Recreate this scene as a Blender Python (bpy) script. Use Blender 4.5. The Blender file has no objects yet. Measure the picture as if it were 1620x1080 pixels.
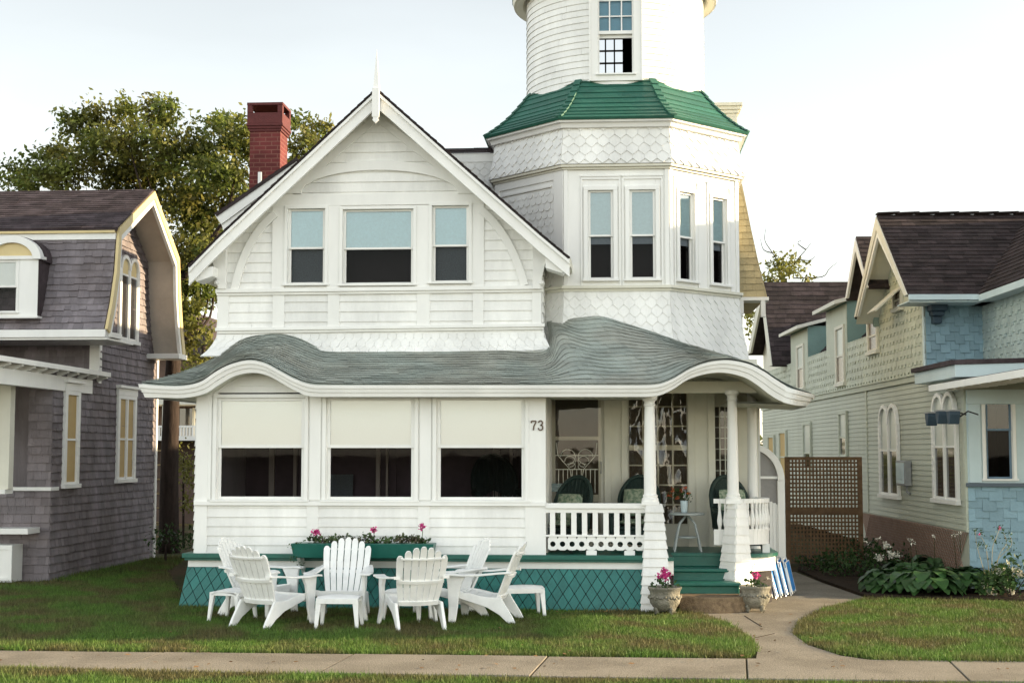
import bpy, bmesh, math, random
import numpy as np
from mathutils import Vector as V, Matrix
random.seed(7); rng = np.random.default_rng(7)
R = math.radians
scene = bpy.context.scene
C = bpy.data.collections.new('place'); scene.collection.children.link(C)

# ---------------------------------------------------------------- camera
FOC = 2250.0; YAW = R(4.0); PITCH = math.atan(175/2250.0)
CAM = V((0, -19.0, 2.08))
cd = bpy.data.cameras.new('camera'); cam = bpy.data.objects.new('camera', cd); C.objects.link(cam)
cd.sensor_width = 36; cd.lens = 50; cd.clip_end = 3000; cd.clip_start = .1
cam.location = CAM; cam.rotation_euler = (R(90)+PITCH, 0, YAW)
scene.camera = cam
# ---------------------------------------------------------------- sky and sun
SUN_AZ, SUN_EL = R(6), R(13)           # azimuth of the sun from +X towards +Y, height
w = bpy.data.worlds.new('World'); scene.world = w; w.use_nodes = True
nt = w.node_tree; bg = nt.nodes['Background']
sky = nt.nodes.new('ShaderNodeTexSky'); sky.sky_type = 'NISHITA'; sky.sun_disc = False
sky.sun_elevation = SUN_EL; sky.sun_rotation = R(90)-SUN_AZ
sky.air_density = 1.0; sky.dust_density = .25; sky.ozone_density = 1.0
hs = nt.nodes.new('ShaderNodeHueSaturation'); hs.inputs['Saturation'].default_value = .42
wb = nt.nodes.new('ShaderNodeMixRGB'); wb.blend_type = 'MULTIPLY'; wb.inputs[0].default_value = 1; wb.inputs[2].default_value = (1, .95, .875, 1)
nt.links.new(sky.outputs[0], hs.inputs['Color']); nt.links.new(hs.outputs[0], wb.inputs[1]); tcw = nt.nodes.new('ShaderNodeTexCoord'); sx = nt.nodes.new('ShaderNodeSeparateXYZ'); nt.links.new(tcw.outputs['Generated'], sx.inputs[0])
mrw = nt.nodes.new('ShaderNodeMapRange'); mrw.interpolation_type = 'SMOOTHSTEP'; mrw.inputs[1].default_value = .55; mrw.inputs[2].default_value = -.75; mrw.inputs[3].default_value = .72; mrw.inputs[4].default_value = 1.32   # added sky gain: dimmer ahead, brighter behind the camera to light the facade
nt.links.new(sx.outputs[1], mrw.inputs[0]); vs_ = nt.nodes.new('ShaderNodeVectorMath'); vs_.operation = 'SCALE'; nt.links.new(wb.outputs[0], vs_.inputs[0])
czn = nt.nodes.new('ShaderNodeTexNoise'); czn.inputs['Scale'].default_value = 3.0; czn.inputs['Detail'].default_value = 7; mpw = nt.nodes.new('ShaderNodeMapping'); mpw.inputs['Scale'].default_value = (1, 1, 3.5); nt.links.new(tcw.outputs['Generated'], mpw.inputs[0]); nt.links.new(mpw.outputs[0], czn.inputs['Vector'])
mrc = nt.nodes.new('ShaderNodeMapRange'); mrc.inputs[1].default_value = .45; mrc.inputs[2].default_value = .75; mrc.inputs[3].default_value = 1; mrc.inputs[4].default_value = 1.10; nt.links.new(czn.outputs['Fac'], mrc.inputs[0])
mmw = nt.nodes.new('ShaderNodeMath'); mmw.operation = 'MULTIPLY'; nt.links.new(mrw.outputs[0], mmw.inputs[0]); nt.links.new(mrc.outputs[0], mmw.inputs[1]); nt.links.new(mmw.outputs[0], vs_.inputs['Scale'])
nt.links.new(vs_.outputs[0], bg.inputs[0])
bg.inputs[1].default_value = .15
sd = bpy.data.lights.new('sun', 'SUN'); sun = bpy.data.objects.new('sun', sd); C.objects.link(sun)
sd.energy = 3.8; sd.angle = R(.6); sd.color = (1, .78, .48)
sdir = V((math.cos(SUN_EL)*math.cos(SUN_AZ), math.cos(SUN_EL)*math.sin(SUN_AZ), math.sin(SUN_EL)))
sun.rotation_euler = sdir.to_track_quat('Z', 'Y').to_euler(); sun.location = (20, 0, 20)
scene.view_settings.view_transform = 'Standard'; scene.view_settings.look = 'None'
scene.view_settings.exposure = 1.66; scene.view_settings.gamma = 1
scene.cycles.max_bounces = 7; scene.cycles.transparent_max_bounces = 12
# ---------------------------------------------------------------- measuring helpers
_f = V((-math.sin(YAW)*math.cos(PITCH), math.cos(YAW)*math.cos(PITCH), math.sin(PITCH)))
_r = V((math.cos(YAW), math.sin(YAW), 0)); _u = _r.cross(_f)
def ray(px, py): return _f*FOC + _r*(px-810) - _u*(py-540)
def onp(px, py, O, N):
    d = ray(px, py); t = (V(O)-CAM).dot(V(N))/d.dot(V(N)); return CAM + d*t
def at(px, py, Y): return onp(px, py, (0, Y, 0), (0, 1, 0))
def gr(px, py, Z=0): return onp(px, py, (0, 0, Z), (0, 0, 1))
def atX(px, py, X): return onp(px, py, (X, 0, 0), (1, 0, 0))
# ---------------------------------------------------------------- mesh builder
def wl(o):
    p = V((0, 0, 0))
    while o is not None: p = p + o.location; o = o.parent
    return p
class MB:
    def __init__(s, O=(0,0,0), U=(1,0,0), N=(0,-1,0), Z=(0,0,1)):
        s.v = []; s.f = []; s.var = []; s.uv = []; s.frame(O, U, N, Z)
    def frame(s, O=(0,0,0), U=(1,0,0), N=(0,-1,0), Z=(0,0,1)):
        s.O, s.U, s.N, s.Z = V(O), V(U).normalized(), V(N).normalized(), V(Z); return s
    def pt(s, u, n, z): return s.O + s.U*u + s.N*n + s.Z*z
    def add(s, vs, fs, var=None, uvs=None):
        b = len(s.v); s.v += [tuple(p) for p in vs]
        for i, f in enumerate(fs):
            s.f.append(tuple(b+k for k in f)); s.var.append(.5 if var is None else var)
            s.uv.append(uvs[i] if uvs else None)
    def hexa(s, p):     # 8 corners: bottom 4 (ccw), top 4
        s.add(p, [(0,3,2,1),(4,5,6,7),(0,1,5,4),(1,2,6,5),(2,3,7,6),(3,0,4,7)])
    def box(s, u0, u1, n0, n1, z0, z1):     # in the frame: u right, n outward, z up
        s.hexa([s.pt(u0,n1,z0), s.pt(u1,n1,z0), s.pt(u1,n0,z0), s.pt(u0,n0,z0),
                s.pt(u0,n1,z1), s.pt(u1,n1,z1), s.pt(u1,n0,z1), s.pt(u0,n0,z1)])
    def bar(s, a, b, w, h, up=(0,0,1)):     # rectangular bar from a to b
        a, b = V(a), V(b); d = (b-a).normalized(); x = d.cross(V(up))
        if x.length < 1e-4: x = d.cross(V((0,1,0)))
        x.normalize(); y = x.cross(d).normalized()
        x = x*w/2; y = y*h/2
        s.hexa([a-x-y, a+x-y, b+x-y, b-x-y, a-x+y, a+x+y, b+x+y, b-x+y])
    def prism(s, pts, d):                   # polygon pts swept by vector d
        pts = [V(p) for p in pts]; n = len(pts); d = V(d)
        s.add(pts+[p+d for p in pts], [tuple(range(n-1,-1,-1)), tuple(range(n,2*n))]+[(i,(i+1)%n,n+(i+1)%n,n+i) for i in range(n)])
    def pprism(s, uz, n0, n1):              # polygon in the frame (u,z), from n0 to n1
        s.prism([s.pt(a, n0, b) for a, b in uz], s.N*(n1-n0))
    def strip(s, A, B, n0, n1):             # ribbon between (u,z) polylines A and B with depth n0..n1
        n = len(A); vs = []
        for q, nn in ((A,n1),(B,n1),(A,n0),(B,n0)): vs += [s.pt(a, nn, b) for a, b in q]
        fs = []
        for i in range(n-1):
            fs += [(i,i+1,n+i+1,n+i),(2*n+i,3*n+i,3*n+i+1,2*n+i+1),(i,2*n+i,2*n+i+1,i+1),(n+i,n+i+1,3*n+i+1,3*n+i)]
        fs += [(0,n,3*n,2*n),(n-1,3*n-1,4*n-1,2*n-1)]
        s.add(vs, fs)
    def tube(s, pts, r, seg=8, cap=True):
        pts = [V(p) for p in pts]; n = len(pts)
        rs = r if isinstance(r, (list, tuple)) else [r]*n
        vs = []; ref = V((0,0,1))
        for i, p in enumerate(pts):
            d = (pts[min(i+1,n-1)]-pts[max(i-1,0)]).normalized()
            x = d.cross(ref)
            if x.length < .15: x = d.cross(V((0,1,0)))
            x.normalize(); y = x.cross(d)
            ref = -y if False else ref
            vs += [p+(x*math.cos(2*math.pi*k/seg)+y*math.sin(2*math.pi*k/seg))*rs[i] for k in range(seg)]
        fs = [(i*seg+k, i*seg+(k+1)%seg, (i+1)*seg+(k+1)%seg, (i+1)*seg+k) for i in range(n-1) for k in range(seg)]
        if cap: fs += [tuple(range(seg-1,-1,-1)), tuple((n-1)*seg+k for k in range(seg))]
        s.add(vs, fs)
    def lathe(s, c, prof, seg=24, flat=None):     # prof [(r,z)]
        c = V(c); n = len(prof); vs = []
        for r_, z in prof:
            vs += [c+V((r_*math.cos(2*math.pi*k/seg), r_*math.sin(2*math.pi*k/seg), z)) for k in range(seg)]
        fs = [(i*seg+k, i*seg+(k+1)%seg, (i+1)*seg+(k+1)%seg, (i+1)*seg+k) for i in range(n-1) for k in range(seg)]
        fs += [tuple(range(seg-1,-1,-1)), tuple((n-1)*seg+k for k in range(seg))]
        s.add(vs, fs)
    def surf(s, P, nu, nv, th=0):             # sheet P(i/nu, j/nv), with thickness along -normal
        g = [[V(P(i/nu, j/nv)) for j in range(nv+1)] for i in range(nu+1)]
        idx = lambda i, j: i*(nv+1)+j
        fs = [(idx(i,j), idx(i+1,j), idx(i+1,j+1), idx(i,j+1)) for i in range(nu) for j in range(nv)]
        vs = [p for row in g for p in row]
        if th:
            m = len(vs); vv = []
            for i in range(nu+1):
                for j in range(nv+1):
                    a = g[min(i+1,nu)][j]-g[max(i-1,0)][j]; b = g[i][min(j+1,nv)]-g[i][max(j-1,0)]
                    vv.append(g[i][j]-a.cross(b).normalized()*th)
            fs += [tuple(m+k for k in reversed(f)) for f in list(fs)]
            vs += vv
            for i in range(nu): fs += [(idx(i+1,0), idx(i,0), m+idx(i,0), m+idx(i+1,0)), (idx(i,nv), idx(i+1,nv), m+idx(i+1,nv), m+idx(i,nv))]
            for j in range(nv): fs += [(idx(0,j), idx(0,j+1), m+idx(0,j+1), m+idx(0,j)), (idx(nu,j+1), idx(nu,j), m+idx(nu,j), m+idx(nu,j+1))]
        s.add(vs, fs)
    def build(s, name, mat, parent=None, bevel=0, smooth=False):
        off = wl(parent) if parent else V((0,0,0))
        me = bpy.data.meshes.new(name)
        vs = [(x-off.x, y-off.y, z-off.z) for x, y, z in s.v]
        me.from_pydata(vs, [], s.f)
        me.materials.append(mat)
        at_ = me.attributes.new('var', 'FLOAT', 'FACE'); at_.data.foreach_set('value', s.var)
        # uv in metres: u level, v up the slope
        uvl = me.uv_layers.new(name='UVMap'); dat = np.zeros(len(me.loops)*2, 'f')
        for p in me.polygons:
            q = s.uv[p.index]
            if q is None:
                n = p.normal
                a = V((0,0,1)).cross(n)
                a = V((1,0,0)) if a.length < 1e-3 else a.normalized()
                b = n.cross(a)
                for li in p.loop_indices:
                    co = me.vertices[me.loops[li].vertex_index].co
                    dat[2*li] = co.dot(a); dat[2*li+1] = co.dot(b)
            else:
                for k, li in enumerate(p.loop_indices): dat[2*li], dat[2*li+1] = q[k]
        uvl.data.foreach_set('uv', dat)
        if smooth: me.shade_smooth()
        o = bpy.data.objects.new(name, me); C.objects.link(o)
        if parent: o.parent = parent
        if bevel:
            b = o.modifiers.new('bevel', 'BEVEL'); b.width = bevel; b.segments = 2; b.limit_method = 'ANGLE'; b.angle_limit = R(50)
        return o
def npmesh(name, vs, fs, mat, parent=None, var=None):
    off = wl(parent) if parent else V((0,0,0)); vs = np.asarray(vs, 'f').reshape(-1,3) - np.array(off, 'f')
    k = fs.shape[1]; me = bpy.data.meshes.new(name)
    me.vertices.add(len(vs)); me.vertices.foreach_set('co', vs.ravel())
    me.loops.add(fs.size); me.loops.foreach_set('vertex_index', fs.ravel().astype('i'))
    me.polygons.add(len(fs)); me.polygons.foreach_set('loop_start', np.arange(0, fs.size, k, dtype='i'))
    me.update(calc_edges=True); me.materials.append(mat)
    a = me.attributes.new('var', 'FLOAT', 'FACE'); a.data.foreach_set('value', (np.full(len(fs), .5) if var is None else var).astype('f'))
    o = bpy.data.objects.new(name, me); C.objects.link(o)
    if parent: o.parent = parent
    return o
def tag(o, label=None, cat=None, group=None, kind=None):
    for k, x in (('label',label),('category',cat),('group',group),('kind',kind)):
        if x: o[k] = x
    return o
def thing(name, loc, label, cat, group=None):
    o = bpy.data.objects.new(name, None); C.objects.link(o); o.location = loc; o.empty_display_size = .2
    return tag(o, label, cat, group)
def copy_tree(o, parent=None):
    c = o.copy(); C.objects.link(c)
    if parent: c.parent = parent
    for ch in [x for x in C.objects if x.parent == o]: copy_tree(ch, c)
    return c
# ---------------------------------------------------------------- materials
MATS = {}
def mat(name, col, rough=.6, var=.0, noise=(3, .12), bump=(40, .15), spec=.4, col2=None, n2=1.5, trans=0, metal=0, streak=0):
    if name in MATS: return MATS[name]
    m = bpy.data.materials.new(name); m.use_nodes = True; MATS[name] = m
    t = m.node_tree; N = t.nodes; L = t.links; b = N['Principled BSDF']
    b.inputs['Roughness'].default_value = rough; b.inputs['Specular IOR Level'].default_value = spec; b.inputs['Metallic'].default_value = metal
    tc = N.new('ShaderNodeTexCoord')
    rgb = N.new('ShaderNodeRGB'); rgb.outputs[0].default_value = (*col, 1); cur = rgb.outputs[0]
    if col2:
        nz = N.new('ShaderNodeTexNoise'); nz.inputs['Scale'].default_value = n2; nz.inputs['Detail'].default_value = 6; L.new(tc.outputs['Object'], nz.inputs['Vector'])
        rp = N.new('ShaderNodeValToRGB'); rp.color_ramp.elements[0].position = .42; rp.color_ramp.elements[1].position = .6; L.new(nz.outputs['Fac'], rp.inputs[0])
        mx = N.new('ShaderNodeMixRGB'); mx.inputs[2].default_value = (*col2, 1); L.new(rp.outputs[0], mx.inputs[0]); L.new(cur, mx.inputs[1]); cur = mx.outputs[0]
    nz = N.new('ShaderNodeTexNoise'); nz.inputs['Scale'].default_value = noise[0]; nz.inputs['Detail'].default_value = 8; nz.inputs['Roughness'].default_value = .65
    if streak:
        mp = N.new('ShaderNodeMapping'); mp.inputs['Scale'].default_value = (1, 1, 1/streak); L.new(tc.outputs['Object'], mp.inputs[0]); L.new(mp.outputs[0], nz.inputs['Vector'])
    else: L.new(tc.outputs['Object'], nz.inputs['Vector'])
    mr = N.new('ShaderNodeMapRange'); mr.inputs[1].default_value = .3; mr.inputs[2].default_value = .7; mr.inputs[3].default_value = 1-noise[1]; mr.inputs[4].default_value = 1+noise[1]*.5
    L.new(nz.outputs['Fac'], mr.inputs[0]); fac = mr.outputs[0]
    if var:
        a = N.new('ShaderNodeAttribute'); a.attribute_name = 'var'
        m2 = N.new('ShaderNodeMapRange'); m2.inputs[3].default_value = 1-var; m2.inputs[4].default_value = 1+var; L.new(a.outputs['Fac'], m2.inputs[0])
        mm = N.new('ShaderNodeMath'); mm.operation = 'MULTIPLY'; L.new(fac, mm.inputs[0]); L.new(m2.outputs[0], mm.inputs[1]); fac = mm.outputs[0]
    vm = N.new('ShaderNodeVectorMath'); vm.operation = 'SCALE'; L.new(cur, vm.inputs[0]); L.new(fac, vm.inputs['Scale']); L.new(vm.outputs[0], b.inputs['Base Color'])
    if bump[1]:
        n3 = N.new('ShaderNodeTexNoise'); n3.inputs['Scale'].default_value = bump[0]; n3.inputs['Detail'].default_value = 5
        if streak: L.new(mp.outputs[0], n3.inputs['Vector'])
        else: L.new(tc.outputs['Object'], n3.inputs['Vector'])
        bp = N.new('ShaderNodeBump'); bp.inputs['Strength'].default_value = bump[1]; bp.inputs['Distance'].default_value = .02; L.new(n3.outputs['Fac'], bp.inputs['Height']); L.new(bp.outputs[0], b.inputs['Normal'])
    if trans:
        tr = N.new('ShaderNodeBsdfTranslucent'); L.new(vm.outputs[0], tr.inputs[0])
        ms = N.new('ShaderNodeMixShader'); ms.inputs[0].default_value = trans; L.new(b.outputs[0], ms.inputs[1]); L.new(tr.outputs[0], ms.inputs[2]); L.new(ms.outputs[0], N['Material Output'].inputs[0])
    return m
def glassmat(name, tint=(.8,.85,.85), refl=.0, ripple=0):
    m = bpy.data.materials.new(name); m.use_nodes = True; t = m.node_tree; N = t.nodes; L = t.links
    N.remove(N['Principled BSDF']); tr = N.new('ShaderNodeBsdfTransparent'); tr.inputs[0].default_value = (*tint, 1)
    g = N.new('ShaderNodeBsdfGlossy'); g.inputs['Roughness'].default_value = .02
    fr = N.new('ShaderNodeFresnel'); fr.inputs[0].default_value = 1.5
    ad = N.new('ShaderNodeMath'); ad.operation = 'ADD'; ad.inputs[1].default_value = refl; L.new(fr.outputs[0], ad.inputs[0])
    ms = N.new('ShaderNodeMixShader'); L.new(ad.outputs[0], ms.inputs[0]); L.new(tr.outputs[0], ms.inputs[1]); L.new(g.outputs[0], ms.inputs[2]); L.new(ms.outputs[0], N['Material Output'].inputs[0])
    tc = N.new('ShaderNodeTexCoord'); nz = N.new('ShaderNodeTexNoise'); nz.inputs['Scale'].default_value = 2.2 if not ripple else 3.2; nz.inputs['Distortion'].default_value = ripple*.6
    L.new(tc.outputs['Object'], nz.inputs['Vector']); bp = N.new('ShaderNodeBump'); bp.inputs['Strength'].default_value = .012+ripple; bp.inputs['Distance'].default_value = .05+.1*ripple
    L.new(nz.outputs['Fac'], bp.inputs['Height']); L.new(bp.outputs[0], g.inputs['Normal'])
    return m
def uvmat(name, col, mortar, bw, bh, ms=.02, rough=.8, vary=.25, bumpd=.02):   # bricks or shingles by the mesh's metre uv
    m = bpy.data.materials.new(name); m.use_nodes = True; t = m.node_tree; N = t.nodes; L = t.links; b = N['Principled BSDF']
    b.inputs['Roughness'].default_value = rough; b.inputs['Specular IOR Level'].default_value = .25
    uv = N.new('ShaderNodeUVMap'); br = N.new('ShaderNodeTexBrick'); L.new(uv.outputs[0], br.inputs['Vector'])
    br.inputs['Scale'].default_value = 1; br.inputs['Brick Width'].default_value = bw; br.inputs['Row Height'].default_value = bh; br.inputs['Mortar Size'].default_value = ms*bh
    br.inputs['Color1'].default_value = (*[c*(1-vary) for c in col], 1); br.inputs['Color2'].default_value = (*[c*(1+vary) for c in col], 1); br.inputs['Mortar'].default_value = (*mortar, 1)
    tc = N.new('ShaderNodeTexCoord'); nz = N.new('ShaderNodeTexNoise'); nz.inputs['Scale'].default_value = 2.5; nz.inputs['Detail'].default_value = 9; L.new(tc.outputs['Object'], nz.inputs['Vector'])
    mr = N.new('ShaderNodeMapRange'); mr.inputs[1].default_value = .3; mr.inputs[2].default_value = .7; mr.inputs[3].default_value = .75; mr.inputs[4].default_value = 1.25; L.new(nz.outputs['Fac'], mr.inputs[0])
    vm = N.new('ShaderNodeVectorMath'); vm.operation = 'SCALE'; L.new(br.outputs['Color'], vm.inputs[0]); L.new(mr.outputs[0], vm.inputs['Scale']); L.new(vm.outputs[0], b.inputs['Base Color'])
    bp = N.new('ShaderNodeBump'); bp.invert = True; bp.inputs['Strength'].default_value = .6; bp.inputs['Distance'].default_value = bumpd; L.new(br.outputs['Fac'], bp.inputs['Height'])
    n3 = N.new('ShaderNodeTexNoise'); n3.inputs['Scale'].default_value = 60; L.new(tc.outputs['Object'], n3.inputs['Vector'])
    b2 = N.new('ShaderNodeBump'); b2.inputs['Strength'].default_value = .4; b2.inputs['Distance'].default_value = .01; L.new(n3.outputs['Fac'], b2.inputs['Height']); L.new(bp.outputs[0], b2.inputs['Normal']); L.new(b2.outputs[0], b.inputs['Normal'])
    return m
WHITE = mat('white_paint', (.82,.815,.78), .5, .03, (1.8,.20), (25,.25), .35, streak=3)
TRIM = mat('white_trim', (.83,.825,.79), .45, 0, (2,.09), (12,.08), .4, streak=4)
CREAM = mat('cream_paint', (.70,.68,.58), .55, 0, (2,.08), (12,.1))
SOFFIT = mat('soffit_paint', (.66,.66,.56), .6, 0, (2,.1), (15,.1))
GREEN = mat('green_paint', (.010,.115,.085), .35, .1, (6,.2), (20,.1), .5)
TEAL = mat('teal_paint', (.022,.17,.15), .45, .12, (5,.2), (20,.2), .4)
ROOFG = mat('green_shingle_roof', (.022,.115,.08), .5, .12, (6,.2), (25,.3), .55)
SLATE = mat('weathered_green_shingle', (.31,.345,.31), .85, .2, (2.2,.3), (70,.6), .25, col2=(.34,.35,.305), n2=1.2)
GREYSH = mat('grey_cedar_shingle', (.235,.210,.222), .85, .17, (5,.25), (60,.5), .2, col2=(.195,.168,.172), n2=.9, streak=5)
BROWNR = mat('brown_roof_shingle', (.082,.064,.068), .9, .35, (8,.3), (80,.6), .2, col2=(.06,.045,.048), n2=3)
DARKR = mat('charcoal_roof_shingle', (.052,.039,.039), .9, .35, (8,.3), (80,.6), .2, col2=(.04,.031,.03), n2=3)
YELLOW = mat('yellow_paint', (.66,.53,.27), .5, .02, (3,.1), (15,.1))
BRICK = uvmat('red_painted_brick', (.125,.026,.025), (.18,.07,.055), .21, .075, .12, .75, .16, .01)
BRICKP = mat('red_brick_cap', (.11,.024,.023), .75, 0, (9,.25), (40,.4))
PALEG = mat('pale_green_siding', (.47,.495,.41), .6, .05, (1.5,.1), (25,.15), streak=3)
PALEG2 = mat('pale_green_shingles', (.52,.55,.45), .6, .08, (2,.12), (30,.2))
BLUEW = mat('blue_shingles', (.24,.37,.44), .6, .12, (2,.15), (30,.2))
BLUETRIM = mat('pale_blue_trim', (.55,.66,.68), .5, 0, (2,.08), (12,.1))
TAN = mat('tan_shingles', (.42,.35,.20), .7, .14, (3,.15), (40,.3))
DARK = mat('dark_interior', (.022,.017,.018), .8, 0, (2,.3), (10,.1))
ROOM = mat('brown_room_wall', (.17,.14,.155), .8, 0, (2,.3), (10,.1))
SHADE = mat('cream_roller_shade', (.85,.86,.84), .8, 0, (90,.05), (200,.1))
BSHADE = mat('sky_tinted_shade', (.47,.67,.72), .8, 0, (30,.1), (100,.2))  # blind tone with the blue sky reflection mixed into the colour
BLIND = mat('pale_blue_blind', (.48,.62,.65), .7, 0, (30,.1), (100,.1))
SCREEN = mat('grey_insect_screen', (.09,.11,.11), .9, 0, (40,.1), (300,.2))
LACE = mat('lace_curtain', (.30,.38,.38), .9, 0, (60,.3), (100,.2), trans=.2)
GLASS = glassmat('window_glass', (.96,.98,.98), .015)
GLASSU = glassmat('upper_window_glass', (.95,.98,.98), .09)
WAVY = glassmat('wrinkled_plastic_film', (.85,.82,.76), .02, .10)
LGLASS = glassmat('screened_glass', (.60,.57,.60), -.03)
DOORG = glassmat('door_screen_glass', (.8,.78,.74), .0, .02)
DGLASS = mat('dark_window_pane', (.03,.03,.035), .05, 0, (2,.2), (3,.02), .9)
YGLASS = mat('drawn_yellow_shade', (.50,.34,.12), .6, 0, (2,.15), (3,.02), .5)
WICKER = mat('dark_green_wicker', (.012,.035,.028), .5, .2, (60,.4), (90,.8), .5)
CUSH = mat('green_print_cushion', (.33,.37,.27), .9, 0, (35,.2), (50,.4), col2=(.13,.2,.13), n2=22)
PLASTIC = mat('white_plastic', (.84,.84,.81), .38, 0, (4,.14), (10,.03), .5)
STONE = mat('cast_stone', (.27,.25,.20), .9, 0, (9,.4), (45,.8), .2, col2=(.19,.18,.14), n2=12)
STEPST = mat('brown_step_stone', (.23,.165,.10), .9, 0, (25,.3), (60,.7), .2, col2=(.17,.12,.075), n2=20)
CONC = mat('aggregate_concrete', (.30,.265,.21), .92, 0, (55,.45), (90,.8), .2, col2=(.235,.205,.16), n2=1.4)
BARK = mat('dark_bark', (.045,.033,.028), .95, 0, (12,.4), (20,.9), .2, streak=4)
LEAF = mat('tree_leaf', (.12,.155,.03), .5, .5, (1.1,.25), (20,0), .3, col2=(.15,.14,.03), n2=.8, trans=.4)
LEAFY = mat('sunny_leaf', (.17,.17,.035), .55, .4, (1.1,.2), (20,0), .3, trans=.35)
LEAFD = mat('garden_leaf', (.04,.085,.022), .5, .45, (3,.2), (20,0), .35, trans=.2)
HOSTA = mat('hosta_leaf', (.045,.105,.032), .4, .35, (3,.15), (20,0), .4, trans=.15)
PINK = mat('pink_petal', (.62,.05,.25), .6, .3, (20,.2), (20,0), trans=.2)
WPETAL = mat('white_petal', (.75,.72,.62), .6, .2, (20,.2), (20,0), trans=.2)
ORANGE = mat('orange_petal', (.45,.10,.03), .6, .5, (20,.2), (20,0), trans=.2)
BLACK = mat('black_iron', (.015,.015,.017), .5, 0, (20,.2), (40,.2))
GREY = mat('grey_metal', (.30,.31,.31), .5, 0, (6,.15), (20,.1))
NUMB = mat('bronze_number', (.09,.05,.03), .4, 0, (20,.1), (20,.1), .5, metal=.4)
LATT = mat('brown_lattice_wood', (.19,.118,.066), .85, 0, (8,.3), (40,.4), .2)
PINKLAT = mat('pinkish_lattice', (.36,.24,.19), .8, 0, (5,.2), (30,.2))
ALU = mat('bare_aluminium', (.7,.7,.72), .3, 0, (5,.1), (20,.05), .5, metal=.6)
BLUEF = mat('blue_webbing', (.02,.20,.55), .7, 0, (20,.1), (100,.2))
NAVY = mat('navy_webbing', (.02,.035,.09), .7, 0, (20,.1), (100,.2))
SOIL = mat('garden_soil', (.045,.032,.022), .95, 0, (12,.4), (30,.9), .1)
# ---------------------------------------------------------------- shingle / board cover
def half(poly, a, b, c):
    out = []; n = len(poly)
    for i in range(n):
        p, q = poly[i], poly[(i+1) % n]; dp = a*p[0]+b*p[1]-c; dq = a*q[0]+b*q[1]-c
        if dp <= 0: out.append(p)
        if (dp < 0 < dq) or (dq < 0 < dp):
            t = dp/(dp-dq); out.append((p[0]+(q[0]-p[0])*t, p[1]+(q[1]-p[1])*t))
    return out
def clipc(poly, conv):
    n = len(conv)
    for i in range(n):
        (x0, y0), (x1, y1) = conv[i], conv[(i+1) % n]
        a, b = y1-y0, -(x1-x0); poly = half(poly, a, b, a*x0+b*y0)
        if len(poly) < 3: return []
    return poly
def subr(poly, r):
    u0, u1, v0, v1 = r; out = []
    xs = [p[0] for p in poly]; ys = [p[1] for p in poly]
    if max(xs) <= u0 or min(xs) >= u1 or max(ys) <= v0 or min(ys) >= v1: return [poly]
    out.append(half(poly, 1, 0, u0)); out.append(half(poly, -1, 0, -u1))
    mid = half(half(poly, 1, 0, u1), -1, 0, -u0) if len(poly) > 2 else []
    if len(mid) > 2: out.append(half(mid, 0, 1, v0)); out.append(half(mid, 0, -1, -v1))
    return [p for p in out if len(p) > 2]
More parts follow.
